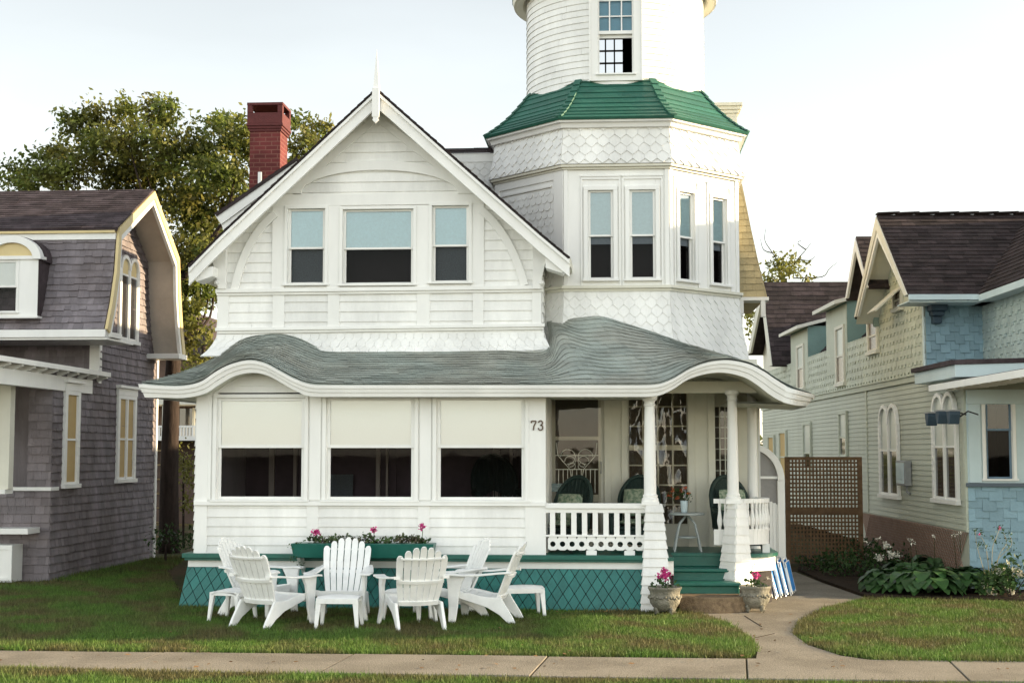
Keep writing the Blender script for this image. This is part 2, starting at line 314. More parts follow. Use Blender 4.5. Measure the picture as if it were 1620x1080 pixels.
def cover(mb, P, W, H, exp, width, kind='rect', lift=.012, jit=.25, clip=None, holes=(), gap=.003, seg=None, v_start=0.0, dv=.0):
    rows = int(math.ceil((H-v_start)/exp))
    for k in range(rows):
        v0 = v_start+k*exp; v1 = min(v0+exp, H)
        u = -random.random()*width if kind in ('rect', 'board') else (-width/2 if k % 2 else 0.0)
        c = 0
        while u < W:
            wd = width*(1+random.uniform(-jit, jit)) if kind in ('rect', 'board') else width
            a, b = u+gap/2, u+wd-gap/2; m = (a+b)/2; u += wd; c += 1
            o = random.uniform(-dv, dv)
            if kind in ('rect', 'board'): poly = [(a,v0+o),(b,v0+o),(b,v1),(a,v1)]; vt = v1
            elif kind == 'stagger':
                o = exp*.33 if (c+k) % 2 else 0; vt = v1+exp*.35; poly = [(a,v0+o),(b,v0+o),(b,vt),(a,vt)]
            elif kind == 'scale':
                vt = v1+exp*.5; r_ = (b-a)/2
                poly = [(a,vt),(a,v0+r_*.9)]+[(m-r_*math.cos(t), v0+r_*.9-r_*.9*math.sin(t)) for t in [R(x) for x in (25,50,75,105,130,155)]]+[(b,v0+r_*.9),(b,vt)]
            elif kind == 'diamond':
                e = exp; g2 = .006; vt = v0+2*e+9; poly = [(m,v0+g2),(b-g2,v0+e),(m,v0+2*e-g2),(a+g2,v0+e)]
            else:   # point
                vt = v1+exp*.6; poly = [(a,vt),(a,v0+exp*.55),(m,v0),(b,v0+exp*.55),(b,vt)]
            vb = v0
            polys = [poly]
            polys = [clipc(q, [(0,0),(W,0),(W,H),(0,H)]) for q in polys]
            if clip: polys = [clipc(q, clip) for q in polys if len(q) > 2]
            for h in holes: polys = [s for q in polys if len(q) > 2 for s in subr(q, h)]
            if seg:
                np_ = []
                for q in polys:
                    if len(q) < 3: continue
                    x0 = min(p[0] for p in q); x1 = max(p[0] for p in q); n = max(1, int(math.ceil((x1-x0)/seg)))
                    for i in range(n):
                        s_ = half(half(q, 1, 0, x0+(x1-x0)*(i+1)/n), -1, 0, -(x0+(x1-x0)*i/n)) if n > 1 else q
                        if len(s_) > 2: np_.append(s_)
                polys = np_
            r1 = random.random(); lf = lift*(1+random.uniform(-.25,.25) if kind not in ('board',) else 1)
            for q in polys:
                if len(q) < 3: continue
                cu = sum(p[0] for p in q)/len(q); cv = sum(p[1] for p in q)/len(q); e = .01
                nn = (V(P(cu+e,cv))-V(P(cu-e,cv))).cross(V(P(cu,cv+e))-V(P(cu,cv-e))).normalized()
                n = len(q)
                offs = [.0015+lf*max(0, 1-(p[1]-vb)/(vt-vb)) for p in q] if kind != 'diamond' else [lf]*n
                base = [V(P(*p)) for p in q]
                vs = [p+nn*o_ for p, o_ in zip(base, offs)]+[p-nn*.002 for p in base]
                fs = [tuple(range(n))]
                for i in range(n):
                    j = (i+1) % n
                    if q[i][1] > vb+(vt-vb)*.75 and q[j][1] > vb+(vt-vb)*.75: continue
                    fs.append((i, n+i, n+j, j))
                b_ = len(mb.v); mb.v += [tuple(p) for p in vs]
                for f in fs: mb.f.append(tuple(b_+x for x in f)); mb.var.append(r1); mb.uv.append(None)
def plane(O, U, Vv=(0,0,1)):
    O, U, Vv = V(O), V(U).normalized(), V(Vv).normalized(); return lambda u, v: O+U*u+Vv*v
def bil(bl, br, tr, tl):
    bl, br, tr, tl = V(bl), V(br), V(tr), V(tl); W = ((br-bl).length+(tr-tl).length)/2; H = ((tl-bl).length+(tr-br).length)/2
    def P(u, v):
        s, t = u/W, v/H; return (bl*(1-s)+br*s)*(1-t)+(tl*(1-s)+tr*s)*t
    return P, W, H
def interp(pts, x):
    if x <= pts[0][0]: return pts[0][1]
    for (a, b), (c, d) in zip(pts, pts[1:]):
        if x <= c: return b+(d-b)*(x-a)/(c-a)
    return pts[-1][1]
def catmull(pts, n):      # resample a polyline of Vectors smoothly
    out = []; m = len(pts)
    for i in range(m-1):
        p0, p1, p2, p3 = pts[max(i-1,0)], pts[i], pts[i+1], pts[min(i+2,m-1)]
        for k in range(n):
            t = k/n; out.append(.5*((2*p1)+(p2-p0)*t+(2*p0-5*p1+4*p2-p3)*t*t+(3*p1-p0-3*p2+p3)*t*t*t))
    out.append(pts[-1]); return out
# ---------------------------------------------------------------- window: casing with sash, glass, shade, interior below it
def window(root, O, U, N, w, h, cw=.07, proud=.035, split=.5, shade=None, shade_h=.5, lower=None, depth=.35, mun=None, casing=TRIM, sashm=TRIM, glass=GLASS, sw=.035, label=None, head=.0, interior=DARK, sill=True, back=True, low_back=None, upglass=None):
    m = MB().frame(O, U, N)
    m.box(-cw, 0, -.05, proud, -.0, h); m.box(w, w+cw, -.05, proud, 0, h); m.box(-cw-head, w+cw+head, -.05, proud+head*.6, h, h+cw)
    m.box(-cw-(.02 if sill else 0), w+cw+(.02 if sill else 0), -.05, proud+(.03 if sill else 0), -cw*.6, 0)
    for a, b, c, d in ((0,.012,0,h),(w-.012,w,0,h)): m.box(a, b, -.09, .0, c, d)
    win = m.build('window', casing, root, .004)
    if label: win['label'] = label
    s = MB().frame(O, U, N); sz = h*split
    def sash(z0, z1, n):
        s.box(.012, .012+sw, n-.03, n, z0, z1); s.box(w-.012-sw, w-.012, n-.03, n, z0, z1)
        s.box(.012+sw, w-.012-sw, n-.03, n, z0, z0+sw); s.box(.012+sw, w-.012-sw, n-.03, n, z1-sw, z1)
    sash(.0, sz+sw*.5, -.045); sash(sz-sw*.5, h, -.012)
    if mun:
        for (part, nc, nr) in mun:
            z0, z1 = (0, sz) if part == 'lower' else (sz, h); n = -.05 if part == 'lower' else -.018
            for i in range(1, nc): s.box(w*i/nc-.008, w*i/nc+.008, n-.02, n, z0+sw, z1-sw)
            for i in range(1, nr): s.box(.02, w-.02, n-.019, n-.001, z0+(z1-z0)*i/nr-.008, z0+(z1-z0)*i/nr+.008)
    s.build('sash', sashm, win, .003)
    g = MB().frame(O, U, N)
    q = [g.pt(.02,-.03,sz), g.pt(w-.02,-.03,sz), g.pt(w-.02,-.03,h-.02), g.pt(.02,-.03,h-.02)]; g.add(q, [(0,1,2,3)]); g.build('upper_glass', upglass or glass, win); g = MB().frame(O, U, N)
    q = [g.pt(.02,-.062,.02), g.pt(w-.02,-.062,.02), g.pt(w-.02,-.062,sz), g.pt(.02,-.062,sz)]; g.add(q, [(0,1,2,3)])
    g.build('lower_glass', LGLASS, win)
    if shade:
        a = MB().frame(O, U, N); a.box(.02, w-.02, -.056, -.046, sz+.02, h-.01); a.box(.02, w-.02, -.1, -.09, h*(1-shade_h), sz+.1); a.build('shade', shade, win)
    if lower:
        a = MB().frame(O, U, N); a.box(.02, w-.02, -.092 if not shade else -.125, -.088 if not shade else -.115, .01, h*(1-shade_h)+.05 if shade else sz); a.build('curtain', lower, win)
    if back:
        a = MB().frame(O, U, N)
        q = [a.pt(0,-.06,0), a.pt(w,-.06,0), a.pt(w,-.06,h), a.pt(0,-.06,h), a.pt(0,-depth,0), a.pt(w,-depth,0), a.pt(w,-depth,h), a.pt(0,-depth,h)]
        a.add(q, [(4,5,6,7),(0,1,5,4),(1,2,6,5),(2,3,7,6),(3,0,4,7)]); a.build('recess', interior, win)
    return win
# ================================================================ THE WHITE HOUSE
def xz(px, py, Y): p = at(px, py, Y); return (p.x, p.z)
def X_(px, Y, py=700): return at(px, py, Y).x
def Z_(py, Y, px=700): return at(px, py, Y).z
WH = thing('shingled_house', (-1.5, 3, 0), 'white clapboard house with green wavy porch roof and round tower, numbered 73', 'house')
XL, XR = X_(312, 0), X_(862, 0)          # enclosed porch
ZS = Z_(793, 0); ZB = Z_(878, 0); ZT = Z_(626, 0); FL = .70
opens = [(X_(343,0), X_(482,0)), (X_(516,0), X_(656,0)), (X_(690.5,0), X_(831,0))]
# base: green ledge, white band, teal lattice shingles
x1 = X_(1019, 0)
m = MB().frame((0,0,0)); m.box(XL-.15, x1, -.3, .12, Z_(883,0), Z_(876,0)); m.box(XL-.12, x1, -.3, .09, Z_(887,0), Z_(883,0)-.002)
m.box(x1, X_(1060,.9), -.9, -.5, FL-.07, FL-.005)
m.build('ledge', GREEN, WH, .004)
m = MB().frame((0,0,0)); m.box(XL-.09, x1, -.25, .03, Z_(898,0), Z_(887,0)-.002); m.build('skirt_board', TRIM, WH, .004)
m = MB()
zt = Z_(898,0)-.003
P, W, H = bil((XL-.18,-.13,0), (x1-.0,-.13,0), (x1-.0,-.01,zt), (XL-.1,-.01,zt))
cover(m, P, W, H+.02, .115, .15, 'diamond', .012, gap=.0, v_start=-.115)
m.build('lattice_shingles', TEAL, WH)
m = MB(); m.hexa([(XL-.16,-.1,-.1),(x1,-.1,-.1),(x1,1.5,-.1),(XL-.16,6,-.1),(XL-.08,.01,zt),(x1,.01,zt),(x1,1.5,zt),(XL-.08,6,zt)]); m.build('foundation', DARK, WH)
# enclosed porch wall: clapboards under the sills, pilasters, frieze filling under the hump
m = MB()
m2 = MB().frame((0,0,0))
xs = [XL, X_(330,0), X_(487,0), X_(505,0), X_(662,0), X_(680,0), X_(832,0)-.01, XR]
m2.box(XL-.02, XR, -.12, -.004, ZB-.01, ZS)                                    # backing
for a, b in ((xs[1],xs[2]),(xs[3],xs[4]),(xs[5],xs[6])):
    P = plane((a,0,ZB), (1,0,0)); cover(m, P, b-a, ZS-ZB-.05, .125, 4, 'board', .016)
zl = Z_(626, 0)
for i, (a, b) in enumerate(((XL, opens[0][0]), (opens[0][1], opens[1][0]), (opens[1][1], opens[2][0]), (opens[2][1], XR))):
    m2.box(a, b, -.12, .0, ZS, zl+.05)
    if b-a > .25: m2.box(a+.07, b-.07, 0, .018, ZS+.02, zl+.05)
m2.box(XL-.012, xs[1], -.05, .022, ZB, zl+.1); m2.box(xs[6], XR+.012, -.05, .022, ZB, zl+.02)
for a, b in ((xs[2],xs[3]),(xs[4],xs[5])): m2.box(a, b, 0, .02, ZB, ZS-.05)
m2.box(XL-.02, XR+.02, .0, .05, ZS-.055, ZS-.0)                                 # sill course
m2.box(XL-.02, XR, -.13, .004, zl+.05, zl+.14); m2.pprism([(X_(338,0),zl+.14),(X_(462,0),zl+.14),(X_(440,0),zl+.26),(X_(420,0),zl+.36),(X_(385,0),zl+.36),(X_(362,0),zl+.28)], -.13, .004)
m2.build('porch_frame', TRIM, WH, .003)
m.build('clapboards', WHITE, WH)
# left side of the porch and body walls
m = MB()
cover(m, plane((XL-.02,6.5,ZB-.05), (0,-1,0)), 6.5, 2.2, .125, 4, 'board', .016)
m.build('side_clapboards', WHITE, WH)
m = MB(); m.box(XL-.015, XL+.1, -6.5, -.02, 0, 2.9); m.build('side_wall', WHITE, WH); m = MB(); m.box(X_(862,0)-.06, X_(862,0), -2.2, -.12, FL, 2.85)
m.build('side_wall', WHITE, WH); m = MB(); m.box(XL, 2.2, -9.1, -9.0, 0, 5.2); m.box(2.1, 2.2, -9.0, -2.4, 0, 3.3); m.box(XL, XL+.1, -9.0, -6.5, 0, 5.2); m.build('rear_walls', WHITE, WH)
# windows of the enclosed porch
for k, (a, b) in enumerate(opens):
    h = zl-.02-ZS-.02; 
    window(WH, (a,0,ZS+.02), (1,0,0), (0,-1,0), b-a, h, .05, .03, split=(793-706)/(793-626.), shade=SHADE, shade_h=.47+[0.02,.0,.02][k], back=False, sw=.04, upglass=GLASSU,
           label=['left porch window with its cream shade half down','middle porch window with its cream shade half down','right porch window showing the dark chair inside'][k])
# the room behind them
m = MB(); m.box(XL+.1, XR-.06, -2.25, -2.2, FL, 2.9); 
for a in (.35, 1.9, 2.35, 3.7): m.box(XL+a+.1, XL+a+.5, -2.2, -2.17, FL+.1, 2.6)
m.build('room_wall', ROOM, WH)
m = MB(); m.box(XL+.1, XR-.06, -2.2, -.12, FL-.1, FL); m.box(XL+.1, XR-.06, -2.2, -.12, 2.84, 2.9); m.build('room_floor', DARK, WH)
m = MB()
for a, b in ((.48,.56),(.85,.9),(1.25,1.29),(2.1,2.16),(2.25,2.28),(3.85,3.95),(4.1,4.14)): m = MB(); m.box(XL+a, XL+b, -2.16, -2.1, FL, 2.6); m.build('room_trim', CREAM, WH)
m = MB()
for x0, x1_, z0, z1 in ((1.35,1.75,1.25,1.75),(3.98,4.08,1.2,2.0),(4.3,5.1,1.5,1.62)): m = MB(); m.box(XL+x0, XL+x1_, -2.16, -2.12, z0, z1); m.build('room_picture', LACE, WH)
# ---------------------------------------------------------------- wavy porch roof
YE = -.35
Epx = [(224,606),(258,609),(292,609),(319,602.5),(344,586),(367,575),(394,569),(419,573),(444,586),(467,598),(494,606.7),(533,608),(620,608),(700,608),(780,608),(862,608),(930,608),(990,608),(1036,607),(1062,599),(1092,582),(1121,572),(1152,569),(1184,575),(1207,586),(1225,598),(1243,609),(1262,617)]
Bpx = [(230,627),(262,627.5),(294,627.5),(325,620.5),(347,606.7),(372,593),(400,588),(425,593),(450,606.7),(467,616),(490,625),(533,626),(620,626),(700,626),(780,626),(862,626),(930,626),(990,626),(1036,625),(1062,615.5),(1088,599),(1118,589.6),(1147,588),(1177,595),(1199,608),(1217,622),(1236,633),(1256,639)]
E = [at(x, y, YE) for x, y in Epx]; B = [at(x, y, YE+.02) for x, y in Bpx]
E += [V((E[-1].x+.22, YE+.45, E[-1].z-.03)), V((E[-1].x+.30, YE+1.1, E[-1].z-.04)), V((E[-1].x+.30, 2.2, E[-1].z-.04))]
e0 = len(Bpx)-1
B += [V((B[-1].x+.2, YE+.47, B[-1].z)), V((B[-1].x+.27, YE+1.1, B[-1].z)), V((B[-1].x+.27, 2.2, B[-1].z))]
YG = 1.2
T_ = [(at(336,570,YG)), at(340,566,YG), at(346,562,YG), at(359,552,YG), at(374,542,YG), at(391,534,YG), at(411,530,YG), at(440,528,YG), at(462,531,YG), at(482,538,YG), at(500,546,YG), at(520,552,YG), at(610,552,YG), at(700,551.5,YG), at(790,550,YG), at(866,548,YG-.0),
      at(862,490,2.15), at(899,503,1.6), at(947,500,1.5), at(985,510,1.5), at(1030,524,1.5), at(1077,541,1.52), at(1110,551,1.75), at(1140,560,2.0), at(1165,567,2.3), at(1188,573,2.6), at(1190,573,2.75), at(1191,573,2.9)]
T_ += [V((T_[-1].x, 3.2, 3.3)), V((T_[-1].x, 3.6, 3.25)), V((T_[-1].x, 4.2, 3.25))]
Ec, Tc, Bc = catmull(E, 6), catmull(T_, 6), catmull(B, 6)
# left side return: eave runs back, hip at the corner
EL = [V((E[0].x, 6.2, E[0].z)), V((E[0].x, 4, E[0].z)), V((E[0].x, 2, E[0].z)), V((E[0].x, .6, E[0].z))]
TL = [V((T_[0].x, 6.2, T_[0].z)), V((T_[0].x, 4, T_[0].z)), V((T_[0].x, 2.4, T_[0].z)), V((T_[0].x, 1.5, T_[0].z))]
BL = [V((B[0].x, 6.2, B[0].z)), V((B[0].x, 4, B[0].z)), V((B[0].x, 2, B[0].z)), V((B[0].x, .6, B[0].z))]
EA, TA, BA = EL+Ec, TL+Tc, BL+Bc
m = MB(); n = len(EA); rows = 17
def rp(i, t):
    a, b = EA[i], TA[i]; p = a+(b-a)*t; p = p.copy()
    p.z -= .10*math.sin(math.pi*t)*0.35           # slight sag of the slope
    return p
m.surf(lambda s, t: rp(min(n-1, int(round(s*(n-1)))), t), n-1, 10, .05)
for k in range(rows):
    t0, t1 = k/rows, (k+1.6)/rows if k < rows-1 else 1.0; rv = random.random()
    i = 0
    while i < n-1:
        st = random.choice((1,1,2,3)); j = min(n-1, i+st); var = .45*rv+.35*random.random()+.1
        lf = .024+random.uniform(-.004,.004)
        vs = []; cols = range(i, j+1)
        for q in cols: vs += [rp(q,t0)+V((0,-.002,lf)), rp(q,t1)+V((0,0,.003)), rp(q,t0)+V((0,-.001,lf-.006))]
        fs = []
        for q in range(len(cols)-1): fs += [(3*q,3*q+3,3*q+4,3*q+1),(3*q+2,3*q+5,3*q+3,3*q)]
        m.add(vs, fs, var); i = j
m.build('porch_roof', SLATE, WH)
# fascia with stepped moulding
m = MB(); prof = [(0,0,.0),(0,.0,.05),(.28,0,.05),(.30,0,.035),(.62,0,.03),(.66,0,.015),(1,0,.01),(1,0,-.04)]
nb = len(EA)
outn = []
for i in range(nb):
    d = (EA[min(i+1,nb-1)]-EA[max(i-1,0)]); d.z = 0; d.normalize(); outn.append(V((d.y,-d.x,0)))
for i in range(4): outn[i] = V((-1,0,0))
outn[4] = V((-.7,-.7,0))
vs = []
for i in range(nb):
    for t, _, o in prof: vs.append(EA[i]*(1-t)+BA[i]*t+outn[i]*o-V((0,0,.012)))
K = len(prof); m.add(vs, [(i*K+k, i*K+k+1, (i+1)*K+k+1, (i+1)*K+k) for i in range(nb-1) for k in range(K-1)])
m.build('fascia', TRIM, WH)
# soffit: from fascia bottom in to the wall or porch ceiling
m = MB(); vs = []
for i in range(nb):
    b = BA[i]-outn[i]*.03; px_ = b.x
    if i < 4: q = V((XL+.02, b.y, b.z))
    elif b.y > -.2: q = V((1.6, max(b.y,.6), b.z+.05))
    elif b.x > X_(1040,0): q = V((min(b.x, 2.15), 2.15, b.z+.04))
    elif b.x > XR: q = V((b.x, 2.15, b.z+.04))
    else: q = V((max(b.x, XL-.01), .06, b.z+.0))
    vs += [b, q, q+V((0,0,.02)), b+V((0,0,.02))]
m.add(vs, [(4*i, 4*i+4, 4*i+5, 4*i+1) for i in range(nb-1)]+[(4*i+3, 4*i+2, 4*i+6, 4*i+7) for i in range(nb-1)])
m.build('soffit', SOFFIT, WH)
m = MB().frame((0,.1,0)); m.box(XR, X_(1200,.6), -.75, -.6, Z_(622,.6), Z_(604,.6)); m.box(XR, X_(1036,.1), -.1, .04, Z_(628,.1), Z_(612,.1)); m.build('entry_beam', CREAM, WH)
# ---------------------------------------------------------------- open porch: floor, walls, door, steps
m = MB(); xr = X_(1232, .9)
arc = [(xr-.75+.75*math.cos(a), 1.2-.55*math.sin(a)) for a in [R(t) for t in range(0, 91, 10)]]
pl = [(XR, .02), (X_(1060,.9), .02), (X_(1060,.9), .86), (X_(1148,.9), .86), (X_(1150,.6), .72)]+[p for p in reversed(arc)]+[(xr, 2.6), (XR, 2.6)]
m.prism([(a,b,FL-.05) for a, b in pl], (0,0,.05)); m.build('porch_floor', GREEN, WH, .006)
pl2 = [(a-.03 if a > 1 else a, b+.05) for a, b in pl]
m = MB(); m.prism([(a,b,FL-.24) for a, b in pl2], (0,0,.188)); m.build('porch_apron', TRIM, WH)
pl3 = [(a-.08 if a > 1 else a, b+.1) for a, b in pl]
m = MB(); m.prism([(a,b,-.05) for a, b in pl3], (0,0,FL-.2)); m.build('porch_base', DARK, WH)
m = MB(); xa, xb = X_(1056,.5), X_(1152,.5)
m.box(xa, xb, -.9, -.5, .47, .515); m.box(xa, xb, -.92, -.55, .3, .47)
m.box(xa, xb+.12, -.9, -.14, .315, .36); m.box(xa, xb+.1, -.6, -.19, .16, .315); m.box(xa, xb, -1.0, -.87, .515, .66)
m.build('steps', GREEN, WH, .012)
# back wall of the porch with door and windows
YP = 2.2
dx0, dx1 = X_(869,YP), X_(956,YP); wx0, wx1 = X_(994,YP), X_(1088,YP); lx0, lx1 = X_(1131,YP), X_(1156,YP)
m = MB().frame((0,YP,0))
for a, b in ((XR-.1,dx0),(dx1,wx0),(wx1,lx0),(lx1,2.15)): m.box(a, b, -.1, 0, FL, 3.45)
m.box(wx0-.2, wx1+.2, -.14, -.105, 2.95, 3.45); m.box(wx0, wx1, -.1, 0, FL, FL+.32); m.box(lx0, lx1, -.1, 0, FL, FL+.9)
for x in (dx0-.11, dx1, wx0-.1, wx1, lx0-.1, lx1): m.box(x, x+.1, 0, .03, FL, 2.95)
m.box(1.3, 2.15, -.14, -.105, 2.75, 3.45)
m.build('porch_back_wall', CREAM, WH, .003)
m = MB().frame((0,YP,0))
dz = lambda py: Z_(py, YP, 900)
m.box(dx0, dx0+.09, -.05, -.01, FL, 2.95); m.box(dx1-.09, dx1, -.05, -.01, FL, 2.95)
m.box(dx0+.09, dx1-.09, -.05, -.01, FL, FL+.25); m.box(dx0+.09, dx1-.09, -.05, -.01, dz(696), dz(690)); m.box(dx0+.09, dx1-.09, -.05, -.01, dz(794), dz(782))
dr = m.build('screen_door', CREAM, WH, .004)
m = MB().frame((0,YP-.03,0)); g = [m.pt(dx0+.05,0,FL+.2), m.pt(dx1-.05,0,FL+.2), m.pt(dx1-.05,0,3), m.pt(dx0+.05,0,3)]; m.add(g, [(0,1,2,3)]); m.build('glass', DOORG, dr)
m = MB(); cx = (dx0+dx1)/2; yq = YP-.045                       # iron scroll guard
for i in range(9):
    x = dx0+.14+(dx1-dx0-.28)*i/8
    m.tube([(x, yq, dz(779)), (x, yq, dz(742))], .005, 5)
for s_ in (-1,1):
    for k in range(3):
        r_ = .05+.03*k; m.tube([(cx+s_*(.02+r_+r_*math.cos(a)), yq, dz(735)+.07*k-.02+r_*math.sin(a)) for a in [R(t) for t in range(0,300,25)]], .005, 5)
    m.tube([(cx+s_*.3, yq, dz(700)), (cx+s_*.28, yq, dz(720)), (cx+s_*.1, yq, dz(742)), (cx+s_*.04, yq, dz(779))], .005, 5)
m.tube([(dx0+.09, yq, dz(742)), (dx1-.09, yq, dz(742))], .006, 5); m.tube([(dx0+.09, yq, dz(720)), (dx1-.09, yq, dz(720))], .006, 5)
m.build('iron_guard', CREAM, dr)
m = MB(); m.box(dx1-.065, dx1-.045, YP-.1, YP-.05, 0, 0) if False else m.tube([(dx1-.05, YP-.05, dz(748)), (dx1-.05, YP-.09, dz(746)), (dx1-.05, YP-.09, dz(732)), (dx1-.05, YP-.05, dz(730))], .009, 6); m.build('handle', GREY, dr)
m = MB().frame((0,YP,0))                                        # wide window under wrinkled film
for i in range(5): x = wx0+(wx1-wx0)*i/4; m.box(x-.012, x+.012, -.06, -.03, FL+.32, 2.95)
for i in range(9): z = FL+.32+(2.6)*i/9; m.box(wx0, wx1, -.055, -.035, z-.01, z+.01)
m.box(wx0, wx1, -.06, -.02, dz(712), dz(706))
fw = m.build('window', CREAM, WH, .002); fw['label'] = 'wide porch window with small panes under wrinkled clear film'
m = MB(); nx, nz = 36, 60
hum = lambda s, t: .035*math.sin(7*s+3*t)*math.sin(9*t+4*s*s)+.03*math.exp(-((s-.3)**2+(t-.75)**2)*40)+.04*math.exp(-((s-.8)**2+(t-.5)**2)*60)-.04*math.exp(-((s-.2)**2+(t-.45)**2)*70)+.012*math.sin(31*s-9*t)
m.surf(lambda s, t: (wx0+.02+(wx1-wx0-.04)*s, YP-.06-abs(hum(s,t))-.0, FL+.34+2.2*t), nx, nz); m.build('plastic_film', WAVY, fw, smooth=True)
m = MB().frame((0,YP,0))
for i in (0,1,2,3):
    x = lx0+(lx1-lx0)*i/3; m.box(x-.008, x+.008, -.06, -.03, FL+.9, 2.75)
for i in range(12): z = FL+.95+1.75*i/11; m.box(lx0 if i%2 else lx0, lx1, -.055, -.035, z-.006, z+.006)
lw = m.build('window', CREAM, WH, .001); lw['label'] = 'narrow leaded window at the right of the porch wall'
m = MB().frame((0,YP-.03,0)); m.add([m.pt(lx0,-.06,FL+.9), m.pt(lx1,-.06,FL+.9), m.pt(lx1,-.06,2.75), m.pt(lx0,-.06,2.75)], [(0,1,2,3)]); m.build('glass', GLASS, lw)
m = MB().frame((0,YP,0)); m.box(XR-.05, 2.1, -.8, -.75, FL, 3.0); m.box(1.3,1.36,-.8,-.1,FL,3.0); m.build('inner_hall', mat('warm_hall_wall', (.16,.13,.10), .8), WH)
# columns on flared, boarded piers
def pier(pxl, pxr, pyt, bl, br, pyb, Yc, rot=0):
    a, b = at(pxl, pyt, Yc-.13), at(pxr, pyt, Yc-.13); c, d = at(bl, pyb, Yc-.2), at(br, pyb, Yc-.2)
    zt_, zb_ = a.z, max(0, c.z); return (a.x+b.x)/2, (b.x-a.x)/2, zt_, (c.x+d.x)/2, (d.x-c.x)/2, zb_
def make_pier(cx, hw, zt_, cxb, hwb, zb_, Yc, rot):
    m = MB()
    core = []
    for (c_, h_, z_) in ((cxb, hwb, zb_), (cx, hw, zt_)):
        for sx, sy in ((-1,-1),(1,-1),(1,1),(-1,1)):
            x, y = sx*h_, sy*h_; core.append(V((c_+x*math.cos(rot)-y*math.sin(rot), Yc+x*math.sin(rot)+y*math.cos(rot), z_)))
    m.hexa(core)
    for i in range(4):
        j = (i+1) % 4; P, W, H = bil(core[i], core[j], core[4+j], core[4+i])
        # a slight concave flare towards the foot
        cover(m, P, W, H, .118, 9, 'board', .018)
    m.build('pier', WHITE, WH)
    m = MB(); m.lathe((cx, Yc, zt_), [(hw*1.28,0),(hw*1.28,.035),(hw*.9,.04)], 4); 
    return
A = pier(1022, 1048, 797, 1015, 1068, 962, .0)
make_pier(A[0], A[1]*.98, A[2], A[3]-.02, A[4]*.93, 0, .0, 0)
Bq = pier(1154, 1180, 795, 1140, 1190, 911, .62)
make_pier(Bq[0], Bq[1]*.76, Bq[2], Bq[3]+.0, Bq[4]*.80, .26, .62, R(38))
def column(x, y, z0, z1, r):
    m = MB(); m.lathe((x,y,0), [(r*1.35,z0),(r*1.35,z0+.04),(r*1.15,z0+.05),(r*1.2,z0+.08),(r,z0+.1),(r*.98,z0+.5),(r*.82,z1-.14),(r*.95,z1-.13),(r*.95,z1-.11),(r*.83,z1-.10),(r*.9,z1-.07),(r*1.25,z1-.045),(r*1.25,z1-.0)], 20)
    m.box(x-r*1.4, x+r*1.4, -y-r*1.4, -y+r*1.4, z0-.045, z0); m.build('column', TRIM, WH, smooth=False)
m_ = A[2]; column(X_(1028,0), 0, Z_(792,0), Z_(627,0), .082)
column(X_(1159,.62), .62, Z_(790,.62), Z_(619,.62), .078)
column(X_(1190,1.9), 1.9, FL, Z_(640,1.9)+.3, .08)
# front railing
m = MB().frame((0,0,0)); ra, rb = XR+.01, X_(1022,0)
m.box(ra, rb, -.09, .05, Z_(803,0), Z_(795,0)); m.box(ra, rb, -.06, .02, Z_(810,0), Z_(803,0))
nb_ = 9
za, zb_ = Z_(846,0), Z_(810,0)
for i in range(nb_):
    x = ra+.09+(rb-ra-.2)*i/(nb_-1); m.box(x-.035, x+.035, -.05, .015, za, zb_)
# bottom board with round holes
zh0, zh1 = Z_(869,0), Z_(846,0); nh = 10; r_ = .036; pitch = (rb-ra-.06)/nh
for i in range(nh):
    c_ = ra+.03+pitch*(i+.5); zc = (zh0+zh1)/2-.015; K = 16
    inner = [(c_+r_*math.cos(2*math.pi*k/K), zc+r_*math.sin(2*math.pi*k/K)) for k in range(K)]
    outer = []
    for k in range(K):
        ca, sa = math.cos(2*math.pi*k/K), math.sin(2*math.pi*k/K); t = min((pitch/2)/abs(ca) if abs(ca) > 1e-6 else 9, ((zh1-zc) if sa > 0 else (zc-zh0))/abs(sa) if abs(sa) > 1e-6 else 9)
        outer.append((c_+ca*t, zc+sa*t))
    m.strip(inner+[inner[0]], outer+[outer[0]], -.045, .012)
for px in (935, 995): x = X_(px,0); m.box(x-.07, x+.07, -.045, .01, Z_(877,0), zh0)
m.box(ra, rb, -.06, .028, zh1-.014, zh1+.012)
m.build('railing', TRIM, WH, .003)
# curved railing at the right corner
cxr, cyr = xr-.80, 1.22
def rc(a, r_=.66): return V((cxr+r_*1.0*math.cos(a), cyr-.5*(r_/.66)*math.sin(a), 0))
m = MB(); aa = [R(t) for t in range(100, -41, -7)]
zr0 = Z_(787,.9)
for z0, z1, rr in ((zr0-.06,zr0,.07),(FL+.12,FL+.3,.045),(FL+.3,FL+.33,.06)):
    for a, b in zip(aa, aa[1:]):
        p, q = rc(a), rc(b); m.bar(p+V((0,0,(z0+z1)/2)), q+V((0,0,(z0+z1)/2)), rr, z1-z0)
for a in aa[1::1]:
    p = rc(a); h = zr0-.06-(FL+.33)
    m.lathe((p.x,p.y,FL+.33), [(.022,0),(.022,.03),(.034,.07),(.038,.12),(.026,h*.55),(.018,h*.75),(.022,h*.9),(.022,h)], 7)
for a in (R(80), R(20)): p = rc(a); m.box(p.x-.05, p.x+.05, -p.y-.04, -p.y+.04, FL, FL+.12)
m.build('curved_railing', TRIM, WH)
